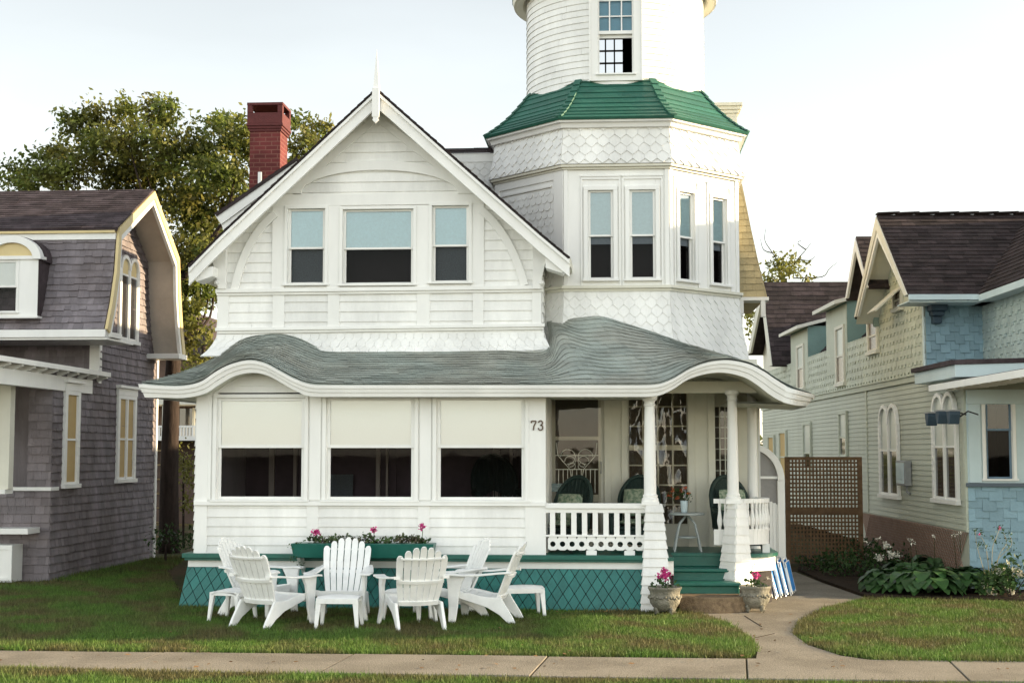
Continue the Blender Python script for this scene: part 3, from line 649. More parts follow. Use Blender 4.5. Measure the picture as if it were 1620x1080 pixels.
# house number 73
m = MB().frame((0,-.024,0)); cz = Z_(673,0); hh = .062
def num(poly, cx, wd):
    for a, b in zip(poly, poly[1:]):
        pa, pb = V((cx+a[0]*wd, -.030, cz+a[1]*hh)), V((cx+b[0]*wd, -.030, cz+b[1]*hh)); m.bar(pa, pb, .012, .016 if (len(a) < 3) else a[2], up=(0,0,1) if abs(pa.x-pb.x) > abs(pa.z-pb.z) else (1,0,0))
c7, c3 = X_(844.5,0), X_(855.5,0)
num([(-.9,.55),(-.9,.95),(.9,.95),(.9,.75),(.1,-.1),(-.15,-1)], c7, .034)
num([(-.9,.6),(-.8,.85),(-.3,1),(.35,1),(.8,.75),(.8,.35),(.3,.08),(-.2,.06),(.3,.06),(.85,-.15),(.95,-.5),(.7,-.85),(.2,-1),(-.4,-1),(-.9,-.8),(-.95,-.5)], c3, .030)
m.build('house_number', NUMB, WH)
# ---------------------------------------------------------------- front gable
def gx(px, py): return xz(px, py, YG)
YR = .82                                          # rake plane
def rx(px, py): return xz(px, py, YR)
zsk = Z_(521, YG, 600); zmid = Z_(461, YG, 600)
wallpoly = [gx(345,524), gx(856,519), gx(857,455), gx(853,395), gx(597,158), gx(350,395), gx(345,462)]
u0 = gx(345,524)[0]; z0 = zsk-.03
ups = []
for (pa, pb, t, b_) in ((456,514,331,449),(543,654,332,449),(684,742,326,446)):
    a, t_ = gx(pa, t); b, bb = gx(pb, b_); ups.append((a, b, bb, t_))
m = MB(); cl = [(x-u0, z-z0) for x, z in wallpoly]
W_ = gx(857,500)[0]-u0; H_ = gx(597,158)[1]-z0+.1
cover(m, plane((u0,YG,z0), (1,0,0)), W_, H_, .145, 3.4, 'board', .017, clip=cl, holes=[(a-u0-.03,b-u0+.03,c-z0-.03,d-z0+.03) for a, b, c, d in ups])
m.build('gable_clapboards', WHITE, WH)
m = MB().frame((0,YG,0))
# backing wall with openings (bands between windows)
pz = [u[0] for u in ups]+[u[1] for u in ups]
xs_ = [wallpoly[0][0], ups[0][0], ups[0][1], ups[1][0], ups[1][1], ups[2][0], ups[2][1], W_+u0]
zlo = min(u[2] for u in ups); zhi = max(u[3] for u in ups)
m.box(xs_[0], xs_[7], -.1, -.004, z0-.4, zlo)
for i in (0,2,4,6):
    if i == 0: m.pprism([(xs_[0],zlo),(xs_[1],zlo),(xs_[1],zhi),(gx(430,320)[0],zhi),(xs_[0]+.03,gx(350,400)[1])], -.1, -.004)
    elif i == 6: m.pprism([(xs_[6],zlo),(xs_[7],zlo),(xs_[7]-.03,gx(853,400)[1]),(gx(770,320)[0],zhi),(xs_[6],zhi)], -.1, -.004)
    else: m.box(xs_[i], xs_[i+1], -.1, -.004, zlo, zhi)
m.pprism([(gx(425,324)[0],zhi),(gx(775,324)[0],zhi),gx(597,165)], -.1, -.004)
for (a, b, c, d), in [(u,) for u in ups]:
    if d < zhi: m.box(a, b, -.1, -.004, d, zhi)
    if c > zlo: m.box(a, b, -.1, -.004, zlo, c)
m.build('gable_wall', WHITE, WH)
labs = ['left gable window with a blue sky-tinted shade','wide middle gable window with a blue sky-tinted shade','right gable window with a blue sky-tinted shade']
for (a, b, c, d), lb, low in zip(ups, labs, (LACE, None, LACE)):
    window(WH, (a,YG,c), (1,0,0), (0,-1,0), b-a, d-c, .045, .045, split=.48, shade=BSHADE, shade_h=.52, lower=low, sw=.03, label=lb, upglass=GLASSU)
# applied trim of the gable
m = MB().frame((0,YG,0))
def vb(pxa, pxb, pyt, pyb, pr=.024): a, t = gx((pxa), pyt); b, bb = gx(pxb, pyb); m.box(a, b, 0, pr, bb, t)
def lineb(p, q, hpx, n1):       # board between two pixel points with height in px
    (a, z1), (b, z2) = gx(*p), gx(*q); h = hpx*.009
    m.pprism([(a,z1-h),(b,z2-h),(b,z2),(a,z1)], 0, n1)
vb(432,450,325,462,.03); vb(518,538,325,460,.03); vb(657,680,325,457,.03); vb(746,766,322,457,.03)
vb(432,450,464,520); vb(519,537,464,520); vb(660,680,463,520); vb(748,765,462,519)
vb(345,362,462,523,.026); vb(842,857,455,519,.026)
lineb((430,309),(767,304), 19, .034)
lineb((343,458),(858,452), 6, .075); lineb((344,464),(858,458), 4, .045)
lineb((342,519),(862,512), 5, .06); lineb((345,524),(860,517), 4, .03)
# elliptical arch over the windows
def arch(pts_o, pts_i, n1): m.strip([gx(*p) for p in pts_o], [gx(*p) for p in pts_i], 0, n1)
ao, ai = [], []
for k in range(25):
    t = math.pi*(1-k/24.); ao.append((601+148*math.cos(t), 307-52*math.sin(t))); ai.append((601+124*math.cos(t), 307-37*math.sin(t)))
arch(ao, ai, .05)
# quarter arches at both sides
def q(p0, p1, p2, wpx, n1, sgn):
    A_, B_ = [], []
    for k in range(17):
        t = k/16; x = (1-t)**2*p0[0]+2*t*(1-t)*p1[0]+t*t*p2[0]; y = (1-t)**2*p0[1]+2*t*(1-t)*p1[1]+t*t*p2[1]
        dx = 2*(1-t)*(p1[0]-p0[0])+2*t*(p2[0]-p1[0]); dy = 2*(1-t)*(p1[1]-p0[1])+2*t*(p2[1]-p1[1]); l = math.hypot(dx, dy)
        A_.append((x, y)); B_.append((x+sgn*dy/l*wpx, y-sgn*dx/l*wpx))
    arch(A_, B_, n1)
q((433,334),(384,372),(366,458),12,.055,1); q((765,328),(813,366),(836,450),12,.055,-1)
# collar boards parallel to the rake
for sx, (a_, b_) in ((1,((436,316),(596,180))),(-1,((768,312),(598,180)))):
    pa, pb = gx(*a_), gx(*b_); m.pprism([pa,pb,(pb[0],pb[1]-.14),(pa[0]+sx*.06,pa[1]-.10)][::1 if sx > 0 else -1], 0, .03)
# side brackets (corbels) under the eaves
for sx, px0 in ((-1,350),(1,853)):
    pts = [(px0+10*(-sx),385),(px0+14*sx*0,385),(px0+6*sx,385),(px0+20*sx,392),(px0+30*sx,404),(px0+22*sx,402),(px0+10*sx,418),(px0+5*sx,440),(px0+2*sx,458),(px0-10*sx,458)]
    pp = [gx(*p) for p in pts]; m.pprism(pp if sx > 0 else pp[::-1], 0, .10)
    m.lathe((gx(px0+4*sx,446)[0], YG-.08, gx(px0,450)[1]), [(.02,-.02),(.045,.0),(.045,.03),(.02,.05)], 8)
m.build('gable_trim', TRIM, WH, .003)
# flared skirt with pointed shingles
m = MB(); xa, xb = gx(344,526)[0], gx(860,520)[0]; zb2 = Z_(556,YG,600)-.05; hh_ = zsk-.06-zb2
def PS(u, v):
    t = v/hh_; k = (1-t)**2*.16
    s = u/(xb-xa+.2); x = (xa-k*1.1)+(xb-xa+k*2.2)*s; return V((x, YG-.01-k, zb2+v))
cover(m, PS, xb-xa+.2, hh_, .115, .13, 'point', .014, v_start=-.05)
m.surf(lambda s, t: PS(s*(xb-xa+.2), t*hh_), 2, 8, .03)
def PSL(u, v):
    t = v/hh_; k = (1-t)**2*.16; return V((xa-k*1.1, YG+3-u-k*(u/3.0), zb2+v))
cover(m, PSL, 3, hh_, .115, .13, 'point', .014)
def PSR(u, v):
    t = v/hh_; k = (1-t)**2*.16; return V((xb+k*1.1, YG-k+u, zb2+v))
cover(m, PSR, 1.2, hh_, .115, .13, 'point', .014); m.surf(lambda s, t: PSR(s*1.2, t*hh_), 2, 8, .03)
m.surf(lambda s, t: PS(s*(xb-xa+.2), .035*t-.012)+V((0,-.02,0)), 2, 1, .02); m.build('flared_skirt', WHITE, WH)
# side walls of the gable storey
m = MB(); m.box(xa+.0, xa+.1, -6.5, -YG-.1, 3.0, gx(345,400)[1]+.1); cover(m, plane((xa,6.5,3.0), (0,-1,0)), 5.3, 2.0, .145, 3, 'board', .017)
m.build('gable_side_wall', WHITE, WH); m = MB(); m.box(xb-.12, xb-.02, -6.5, -YG-.1, 3.0, gx(857,400)[1]+.1); cover(m, plane((xb-.02,YG,3.2), (0,1,0)), 3.2, 1.7, .145, .14, 'rect', .014)
m.build('gable_side_wall', WHITE, WH)
# gable roof with deep eaves
lt, ap, rt = rx(299,421), rx(596,140), rx(901,407)
YBk = 6.8
kl = [lt, rx(345,374), ap]; kr = [rt, rx(852,366), ap]
m = MB()
for poly, sg in ((kl,1),(kr,-1)):
    for (a, za_), (b, zb__) in zip(poly, poly[1:]):
        d = V((b-a, 0, zb__-za_)); U = (0,-1,0) if sg > 0 else (0,1,0)
        O = (a, YBk, za_) if sg > 0 else (a, YR-.03, za_)
        P = plane(O, U, d); L_ = YBk-YR+.03
        m.surf(lambda s, t, P=P, d=d, L_=L_: P(s*L_, t*d.length)+V((0,0,-.01)), 1, 1, .025)
        cover(m, P, L_, d.length, .13, .28, 'rect', .008)
m.build('gable_roof', DARKR, WH)
m = MB().frame((0,YR,0))
for poly, sg in ((kl,1),(kr,-1)):
    for (w0, w1, n0, n1) in ((0,.055,-.04,.03),(.055,.17,-.04,.0),(.17,.19,-.04,.015)):
        A_, B_ = [], []
        for i, (a, z) in enumerate(poly):
            A_.append((a, z-w0*1.35-.022)); B_.append((a, z-w1*1.35-.022))
        m.strip(A_, B_, n0, n1)
    # returns at the eave tips
    a, z = poly[0]; m.pprism([(a,z-.05),(a+sg*.1,z-.22),(a+sg*.34,z-.14),(a+sg*.34,z-.0)] [::1], -.4, -.04)
m.build('bargeboard', TRIM, WH, .003)
m = MB()
for poly, sg in ((kl,1),(kr,-1)):
    for (a, za_), (b, zb__) in zip(poly, poly[1:]):
        m.add([(a,YR+.04,za_-.08),(b,YR+.04,zb__-.08),(b,YG-.002,zb__-.08),(a,YG-.002,za_-.08)], [(0,1,2,3)])
    (a, za_), (b, zb__) = poly[0], poly[1]
    m.add([(a,YG,za_-.081),(b,YG,zb__-.081),(b,YBk,zb__-.081),(a,YBk,za_-.081)], [(0,1,2,3)])
    m.box(a-.02, a+.02, -YBk, -YR-.04, za_-.13, za_-.01)
m.build('eave_soffit', CREAM, WH)
# finial with pendant
m = MB(); ax_, az_ = ap
f0 = V((ax_, YR-.03, az_)); top = rx(596.5, 78)[1]; pb_ = rx(596,197)[1]
m.frame((ax_,YR,0)); m.box(-.05, .05, .03, .10, pb_+.09, az_-.02); m.box(-.035, .035, .035, .095, pb_+.05, pb_+.09); m.pprism([(-.05,pb_+.05),(0,pb_-.0),(.05,pb_+.05)], .03, .1)
m.add([m.pt(-.045,-.02,az_-.03), m.pt(.045,-.02,az_-.03), m.pt(.045,.07,az_-.03), m.pt(-.045,.07,az_-.03), m.pt(-.038,-.01,az_+.06), m.pt(.038,-.01,az_+.06), m.pt(.038,.06,az_+.06), m.pt(-.038,.06,az_+.06), m.pt(0,.025,top)], [(0,1,5,4),(1,2,6,5),(2,3,7,6),(3,0,4,7),(4,5,8),(5,6,8),(6,7,8),(7,4,8)])
m.build('finial', TRIM, WH)
# rear cross block with its rake showing left of the gable
YQ = 3.3
m = MB().frame((0,YQ,0)); a, b = xz(341,341,YQ), xz(470,252,YQ)
m.strip([(a[0],a[1]),(b[0],b[1])], [(a[0]+.1,a[1]-.15),(b[0],b[1]-.17)], -.03, .03)
m.strip([(a[0]+.1,a[1]-.15),(b[0],b[1]-.17)], [(a[0]+.14,a[1]-.26),(b[0],b[1]-.26)], -.05, .0)
m.build('bargeboard', TRIM, WH, .003)
m = MB(); d = V((b[0]-a[0],0,b[1]-a[1])); P = plane((a[0],8,a[1]+.02), (0,-1,0), d); m.surf(lambda s, t: P(s*4.75, t*d.length), 1, 1, .05); cover(m, P, 4.75, d.length, .13, .28, 'rect', .012); m.build('rear_roof', DARKR, WH)
m = MB(); a2, b2 = xz(352,345,YQ), xz(470,263,YQ); m.pprism([(a2[0]+.1,2.9),(b2[0],2.9),(b2[0],b2[1]-.02),(a2[0]+.1,a2[1]-.06)], 0, .05) if False else m.frame((0,YQ+.3,0)).pprism([(a2[0]+.2,2.9),(b2[0],2.9),(b2[0],b2[1]-.12),(a2[0]+.2,a2[1]-.12)], -.1, 0); m.build('rear_wall', GREYSH if False else WHITE, WH)
# brick chimney
CY = 5.2
a, b = X_(395,CY,250), X_(443,CY,250); zt_ = Z_(163,CY,420); dpt = .55
m = MB().frame((0,CY,0)); m.box(a, b, -dpt, 0, 0, Z_(208,CY,420)); ch = m.build('chimney', BRICK, WH)
m = MB().frame((0,CY,0)); z1_ = Z_(208,CY,420); h1 = Z_(179,CY,420); 
for k in range(3): o = .02+.018*k; m.box(a-o, b+o, -dpt-o, o, z1_+.045*k+.001, z1_+.045*(k+1))
zz = z1_+.135; m.box(a-.045, b+.045, -dpt-.045, .045, zz+.001, h1)
for x_, y_ in ((a-.045,.045),(b-.045,.045),(a-.045,-dpt+.045),(b-.045,-dpt+.045)): m.box(x_, x_+.09, y_-.09, y_, h1, zt_-.05)
m.box(a-.05, b+.05, -dpt-.05, .05, zt_-.05, zt_)
m.build('chimney_cap', BRICKP, ch, .006)
m = MB().frame((0,CY,0)); x = X_(412,CY,280); m.box(x-.03, x+.03, 0, .06, Z_(300,CY,420), Z_(273,CY,420)); m.build('flue_clamp', TRIM, ch)
# second, pale chimney behind the tower
CY2 = 6.0; a, b = X_(1133,CY2,170), X_(1166,CY2,170)
m = MB().frame((0,CY2,0)); m.box(a, b, -.5, 0, 0, Z_(185,CY2,1150)); 
for k in range(4): o = .03*k; m.box(a-o, b+o, -.5-o, o, Z_(185,CY2,1150)+.06*k+.001, Z_(185,CY2,1150)+.06*(k+1))
m.build('chimney', CREAM, WH, .004)
# golden rear wing seen right of the tower
YW = 6.2
pw = [xz(1120,282,YW), xz(1172,282,YW), xz(1178,310,YW), xz(1188,360,YW), xz(1199,410,YW), xz(1214,470,YW), xz(1120,470,YW)]
m = MB().frame((0,YW,0)); 
cl = [(x-pw[0][0], z-pw[-1][1]) for x, z in (pw[6],pw[5],pw[4],pw[3],pw[2],pw[1],pw[0])]
cover(m, plane((pw[0][0],YW,pw[-1][1]), (1,0,0)), 1.5, 2.4, .115, .16, 'rect', .014, clip=[cl[0],cl[1],cl[2],cl[3],cl[4],cl[5],cl[6]])
m.pprism([pw[6],pw[5],pw[4],pw[3],pw[2],pw[1],pw[0]], -3, -.01)
m.build('rear_wing', TAN, WH)
m = MB().frame((0,YW,0)); e = pw[5]; m.box(e[0]-.8, e[0]+.02, -.4, .06, e[1]-.06, e[1]-.001); m.box(e[0]-.12, e[0]-.04, -.05, .05, e[1]-.35, e[1]-.06); m.box(e[0]-.5, e[0]-.42, -.05, .05, e[1]-.3, e[1]-.06); m.build('rear_wing_eave', TRIM, WH)
m = MB().frame((0,YW,0)); m.box(pw[0][0], e[0]-.42, -3, -.2, 0, e[1]-.06); m.build('rear_wing_wall', WHITE, WH)
# ---------------------------------------------------------------- corner tower
YF = 1.6; AP = 1.85; YC = YF+AP; XC = at(974, 300, YC).x
def zf(py): return Z_(py, YF, 975)
def cor(k, ap, z):
    r_ = ap/math.cos(R(22.5)); a = R(-112.5+45*k); return V((XC+r_*math.cos(a), YC+r_*math.sin(a), z))
def ring(mb, ap0, z0, ap1, z1, fac=range(8), th=.0):
    for k in fac: mb.add([cor(k,ap0,z0), cor(k+1,ap0,z0), cor(k+1,ap1,z1), cor(k,ap1,z1)], [(0,1,2,3)])
z_sk0, z_led, z_mid, z_top = zf(590)-.2, zf(452), zf(268), zf(192)
# skirt
m = MB()
def PF(k, prof, z0, z1):
    def P(u, v, k=k):
        t = v/(z1-z0); ap = prof(t); c0, c1 = cor(k, ap, z0+v), cor(k+1, ap, z0+v); Wn = 2*AP*math.tan(R(22.5))*1.08; return c0+(c1-c0)*(u/Wn)
    return P, 2*AP*math.tan(R(22.5))*1.08, z1-z0
prof = lambda t: AP+.26*max(0,1-t)**1.6
for k in (0,1,2,7,6):
    P, W, H = PF(k, prof, z_sk0, z_led-.04)
    m.surf(lambda s, t, P=P, W=W, H=H: P(s*W, t*H), 1, 6); cover(m, P, W, H, .125, .17, 'point' , .016)
m.build('tower_skirt', WHITE, WH)
# window storey
H3 = z_mid-z_led
side = 2*AP*math.tan(R(22.5))
def facet(k):
    c0, c1 = cor(k, AP, z_led), cor(k+1, AP, z_led); U = (c1-c0).normalized(); return c0, U, U.cross(V((0,0,1)))
m = MB(); wins = []
for k in range(8):
    O, U, Nn = facet(k); m.frame(O, U, Nn)
    if k in (0, 1):
        if k == 0: o = [((xz(928.5,0,YF)[0]-O.x), (xz(968.5,0,YF)[0]-O.x)), ((xz(993.5,0,YF)[0]-O.x), (xz(1034.5,0,YF)[0]-O.x))]
        else: o = [(.20,.53),(.93,1.26)]
        zb_, zt_ = zf(441)-z_led, zf(301)-z_led
        m.box(0, o[0][0], -.1, 0, 0, H3); m.box(o[0][1], o[1][0], -.1, 0, 0, H3); m.box(o[1][1], side, -.1, 0, 0, H3)
        for a, b in o: m.box(a, b, -.1, 0, 0, zb_); m.box(a, b, -.1, 0, zt_, H3); wins.append((O+U*a+V((0,0,zb_)), U, Nn, b-a, zt_-zb_, k))
        for a, b in o:   # hood mouldings
            m.box(a-.108, b+.108, 0, .03, zt_+.20, zt_+.225); m.box(a-.1, b+.1, 0, .018, zt_+.16, zt_+.2); m.box(a-.105, a-.08, 0, .02, 0, zt_+.16); m.box(b+.08, b+.105, 0, .02, 0, zt_+.16)
        m.box(0, .06, 0, .02, 0, H3); m.box(side-.06, side, 0, .02, 0, H3)
    else:
        m.box(0, side, -.1, 0, 0, H3)
        if k in (7, 6, 2): m.box(0, .09, 0, .02, 0, H3); m.box(side-.2, side, 0, .02, 0, H3); m.box(.09, side-.2, 0, .02, H3-.12, H3); m.box(.15, side-.25, 0, .028, H3-.22, H3-.19)
m.build('tower_wall', TRIM, WH, .003)
for k in (7, 6, 2):
    m = MB(); O, U, Nn = facet(k); P = plane(O+U*.09+Nn*.002, U)
    cover(m, P, side-.29, H3-.24, .115, .13, 'scale', .016); m.build('tower_scallops', WHITE, WH)
tl = ['left window on the front of the tower','right window on the front of the tower','left window on the sunlit side of the tower','right window on the sunlit side of the tower']
for (O, U, Nn, w_, h_, k), lb in zip(wins, tl):
    window(WH, O, U, Nn, w_, h_, .06, .035, split=.49, shade=BLIND, shade_h=.60, sw=.028, label=lb, upglass=GLASSU)
# ledges and mouldings
m = MB()
def band(ap, th, z0, z1):
    ring(m, ap+th, z0, ap+th, z1); ring(m, ap, z0, ap+th, z0); ring(m, ap+th, z1, ap, z1)
band(AP-.02, .09, z_led-.04, z_led+.0); band(AP-.02, .05, z_led-.08, z_led-.042); m.build('tower_ledge', CREAM, WH); m = MB()
band(AP-.02, .06, z_mid-.0, z_mid+.03); band(AP-.02, .10, z_mid+.032, z_mid+.07)
m.build('tower_moulding', CREAM, WH)
# flared scale band under the eave
m = MB(); prof2 = lambda t: AP+.10*max(0,1-t)**1.5
for k in range(8):
    P, W, H = PF(k, prof2, z_mid+.07, z_top+.02)
    m.surf(lambda s, t, P=P, W=W, H=H: P(s*W, t*H), 1, 5)
    if k in (6,7,0,1,2): cover(m, P, W, H, .125, .18, 'point', .02)
m.build('tower_shingle_band', WHITE, WH)
# eave, green skirt roof
AE = 2.0; z_e = Z_(186, YC-AE, 975); AT = 1.34; z_rt = Z_(127, YC-AT, 975)
m = MB()
ring(m, AP-.05, z_e-.13, AE-.08, z_e-.12); ring(m, AE-.08, z_e-.12, AE-.06, z_e-.06); ring(m, AE-.06, z_e-.06, AE-.01, z_e-.05); ring(m, AE-.01, z_e-.05, AE, z_e-.005); ring(m, AE, z_e-.005, AE-.1, z_e)
m.build('tower_cornice', TRIM, WH)
m = MB()
def PR(k):
    L_ = math.hypot(AE+.03-AT, z_rt-z_e); Wd = 2*AE*math.tan(R(22.5))
    def P(u, v):
        t = v/L_; ap = (AE+.03)+(AT-AE-.03)*t; z = z_e+(z_rt-z_e)*(t-.10*math.sin(math.pi*t)); c0, c1 = cor(k, ap, z), cor(k+1, ap, z); return c0+(c1-c0)*(u/Wd)
    return P, Wd, L_
for k in range(8):
    P, W, H = PR(k); m.surf(lambda s, t, P=P, W=W, H=H: P(s*W, t*H), 1, 6, .03); cover(m, P, W, H, H/8.0, 2.4, 'board', .013, gap=.004)
    for s in range(8):     # hip tiles
        t0, t1 = s/8, (s+1)/8
        def hp(t): ap = (AE+.03)+(AT-AE-.03)*t; return cor(k, ap, z_e+(z_rt-z_e)*(t-.10*math.sin(math.pi*t)))
        m.bar(hp(t0)+V((0,0,.03)), hp(t1)+V((0,0,.012)), .11, .022)
m.build('tower_skirt_roof', ROOFG, WH)
m = MB(); P = None
ring(m, AT+.05, z_rt-.03, .5, z_rt-.03); m.build('tower_deck', TRIM, WH)
# round upper tower, open windows front and back
RR = 1.405; zr0, zr1 = z_rt-.08, 9.75; SEG = 96
hwf = .27; angf = math.asin(hwf/RR)
wz0, wz1 = Z_(117, YC-RR, 975), 9.05
bz0, bz1 = 8.45, 9.30; bxa, bxb = at(930,90,YC+RR).x-XC, at(986,90,YC+RR).x-XC
dxc = at(974,60,YC-RR).x-XC
fa, fb = -math.pi/2+math.asin((dxc-hwf)/RR), -math.pi/2+math.asin((dxc+hwf)/RR)
ba, bb = math.pi/2-math.asin(bxb/RR), math.pi/2-math.asin(bxa/RR)
angs = sorted(set([-math.pi+2*math.pi*i/SEG for i in range(SEG+1)]+[fa,fb,ba,bb])); zs = sorted([zr0, wz0, bz0, wz1, bz1, zr1])
for nm, rr_, mt, sg in (('round_tower_wall', RR-.004, WHITE, 1), ('round_tower_lining', RR-.09, DARK, -1)):
    m = MB()
    for a, b in zip(angs, angs[1:]):
        for z0_, z1_ in zip(zs, zs[1:]):
            am, zm = (a+b)/2, (z0_+z1_)/2
            if (fa < am < fb and wz0 < zm < wz1) or (ba < am < bb and bz0 < zm < bz1): continue
            p = [V((XC+rr_*math.cos(t), YC+rr_*math.sin(t), z)) for t, z in ((a,z0_),(b,z0_),(b,z1_),(a,z1_))]
            m.add(p if sg > 0 else p[::-1], [(0,1,2,3)])
    m.build(nm, mt, WH)
m = MB(); a0 = -math.pi
def PRd(u, v): t = a0+u/RR; return V((XC+RR*math.cos(t), YC+RR*math.sin(t), zr0+v))
cover(m, PRd, 2*math.pi*RR, zr1-zr0, .098, 1.6, 'board', .014, seg=.09, holes=[((fa-a0)*RR-.06,(fb-a0)*RR+.06,wz0-zr0-.06,wz1-zr0+.06),((ba-a0)*RR,(bb-a0)*RR,bz0-zr0,bz1-zr0)])
m.build('round_tower_boards', WHITE, WH)
m = MB().frame((XC+dxc, YC-RR, 0)); ww = hwf
m.box(-ww-.105, -ww, -.16, .03, wz0-.11, wz1+.1); m.box(ww, ww+.105, -.16, .03, wz0-.11, wz1+.1); m.box(-ww, ww, -.1, .03, wz0-.11, wz0-.02); m.box(-ww-.03, ww+.03, -.1, .06, wz0-.025, wz0+.0); m.box(-ww, ww, -.1, .03, wz1, wz1+.1)
m.box(-ww-.13, -ww-.105, -.16, .045, wz0-.11, wz1+.1); m.box(ww+.105, ww+.13, -.16, .045, wz0-.11, wz1+.1)
tw = m.build('window', TRIM, WH, .003); tw['label'] = 'open sash window of the round tower'
zm_ = Z_(50, YC-RR, 975)
m = MB().frame((XC+dxc, YC-RR, 0)); m.box(-ww, -ww+.025, -.07, -.03, wz0, wz1); m.box(ww-.025, ww, -.07, -.03, wz0, wz1); m.box(-ww, ww, -.075, -.025, zm_-.03, zm_+.02); m.box(-ww, ww, -.11, -.08, zm_-.08, zm_-.03)
for i in (1,2): x = -ww+2*ww*i/3; m.box(x-.01, x+.01, -.06, -.035, zm_+.02, wz1)
for i in (1,2): z = zm_+(wz1-zm_)*i/2.7; m.box(-ww, ww, -.058, -.037, z-.009, z+.009)
m.build('sash', TRIM, tw)
m = MB().frame((XC+dxc, YC-RR, 0)); m.box(-ww+.02, ww-.02, -.1, -.09, zm_, wz1); m.build('shade', mat('sky_blue_shade', (.12,.34,.46), .5, 0), tw)
m = MB().frame((XC+dxc, YC-RR, 0)); m.add([m.pt(-ww,-.065,zm_), m.pt(ww,-.065,zm_), m.pt(ww,-.065,wz1), m.pt(-ww,-.065,wz1)], [(0,1,2,3)]); m.build('glass', GLASS, tw)
m = MB().frame((0, YC+RR-.06, 0)); xa, xb = XC+bxa, XC+bxb
for i in range(5): x = xa+(xb-xa)*i/4; m.box(x-.012, x+.012, -.02, .02, bz0, bz1)
for i in range(5): z = bz0+(bz1-bz0)*i/4; m.box(xa, xb, -.019, .019, z-.012, z+.012)
w2 = m.build('window', LATT, WH); w2['label'] = 'back window of the round tower seen through its open front sash'
m = MB(); m.lathe((XC,YC,0), [(RR-.1,9.70),(1.5,9.35),(1.60,9.26),(1.65,9.29),(1.63,9.34),(1.0,10.6),(.35,11.9),(.03,12.8)], 48); m.build('tower_cone_roof', ROOFG, WH)
m = MB(); m.lathe((XC,YC,0), [(RR,9.70),(RR+.02,9.28),(1.48,9.22),(1.58,9.2),(1.62,9.21),(1.64,9.28)], 64); m.build('tower_eave', CREAM, WH)
m = MB(); m.box(XC-1.4, XC+1.4, -YC-1.4, -YC+1.4, 9.72, 9.74); m.lathe((XC,YC,0), [(1.35,zr0),(1.35,zr0+.05)], 24); m.build('tower_ceiling', DARK, WH)
# links between tower and main block
m = MB(); m.box(X_(850,2.4), XC, -6.4, -2.5, 2.9, zf(300)); m.build('main_block', WHITE, WH)
cc = cor(7, AP, 0)
m = MB().frame((0, YC-.3, 0)); a = xz(730,255,YC-.3); b = xz(783,246,YC-.3)
m.box(a[0]-.3, b[0]+.3, -2.2, .1, b[1]-.12, b[1]+.02); m.build('link_cornice', TRIM, WH)
m = MB(); cover(m, plane((a[0]-.3, YC-.38, 4.4), (1,0,0)), b[0]+.6-a[0], b[1]-.12-4.4, .1, .15, 'point', .018); m.box(a[0]-.3, b[0]+.3, -YC-1.8, -YC+.36, 4.4, b[1]-.12); m.build('link_wall', WHITE, WH)
m = MB(); cover(m, plane((a[0]-.3, YC-.42, b[1]+.02), (1,0,0), (0,1,.5)), b[0]+.6-a[0], .3, .13, .28, 'rect', .012); m.build('link_roof', DARKR, WH)
# ================================================================ GREY SHINGLED HOUSE ON THE LEFT
XH = -9.1; XK = -8.5
LH = thing('shingled_house', (-11, 6, 0), 'weathered grey shingle house with gambrel roof and yellow trimmed rake on the left', 'house')
def ly(px, py, X=XH): p = atX(px, py, X); return (p.y, p.z)
Yf = 3.65; Yb = ly(246, 700)[0]; Yu = 5.7
prof_ = [ly(168,521,XK), ly(176,480,XK), ly(183,430,XK), ly(187.5,362,XK), ly(243,304,XK), ly(282,410,XK), ly(284,470,XK), ly(287,520,XK), ly(291,560,XK)]
fb_, fk, apx, bk, bb_ = prof_[0], prof_[3], prof_[4], prof_[5], prof_[8]
def wins(px0, px1, pt, pb): a = ly(px0, (pt+pb)/2); b = ly(px1, (pt+pb)/2); return (a[0], b[0], ly((px0+px1)/2, pb)[1], ly((px0+px1)/2, pt)[1])
W1, W2, W3 = wins(100,119,620,765), wins(184,209,630,757), wins(187,214,430,538)
m = MB()
cover(m, plane((XH,Yf,-.0), (0,1,0)), Yb-Yf, 3.45, .135, .15, 'rect', .022, dv=.006, holes=[])
cover(m, plane((XH,Yu,3.45), (0,1,0)), Yb-Yu, .75, .135, .15, 'rect', .022, dv=.006)
m.build('side_shingles', GREYSH, LH)
m = MB()
gp = [(fb_[0]+.15,fb_[1]-.1),(bb_[0]-.1,fb_[1]-.1),(bk[0]-.02,bk[1]),(apx[0],apx[1]-.05),(fk[0]+.05,fk[1])]
cover(m, plane((XH,fb_[0],fb_[1]-.1), (0,1,0)), 5.5, 3.2, .125, .15, 'rect', .022, dv=.006, clip=[(a-fb_[0],b-fb_[1]+.1) for a, b in gp])
m.build('gable_shingles', GREYSH, LH)
m = MB(); m.prism([(XH-.01,a,b) for a, b in gp], (-5,0,0)); m.build('attic', GREYSH, LH)
m = MB(); m.box(-14, XH-.01, -Yb, -Yu, 0, 4.2); m.box(-14, XH-.01, -Yu, -Yf-.9, 0, 3.3); m.build('body', GREYSH, LH)
# front wall above the porch, corner board
m = MB(); zq0, zq1 = 3.3, fb_[1]; cover(m, plane((-14,Yu,zq0), (1,0,0)), 14+XH, zq1-zq0, .12, .15, 'rect', .014); m.build('front_shingles', GREYSH, LH)
m = MB().frame((0,Yu,0)); m.box(XH-.16, XH+.02, -.1, .04, zq0, zq1); m.frame((XH,0,0), (0,1,0), (1,0,0)); m.box(Yb-.09, Yb+.01, 0, .04, 0, 4.1); m.build('corner_board', TRIM, LH, .003)
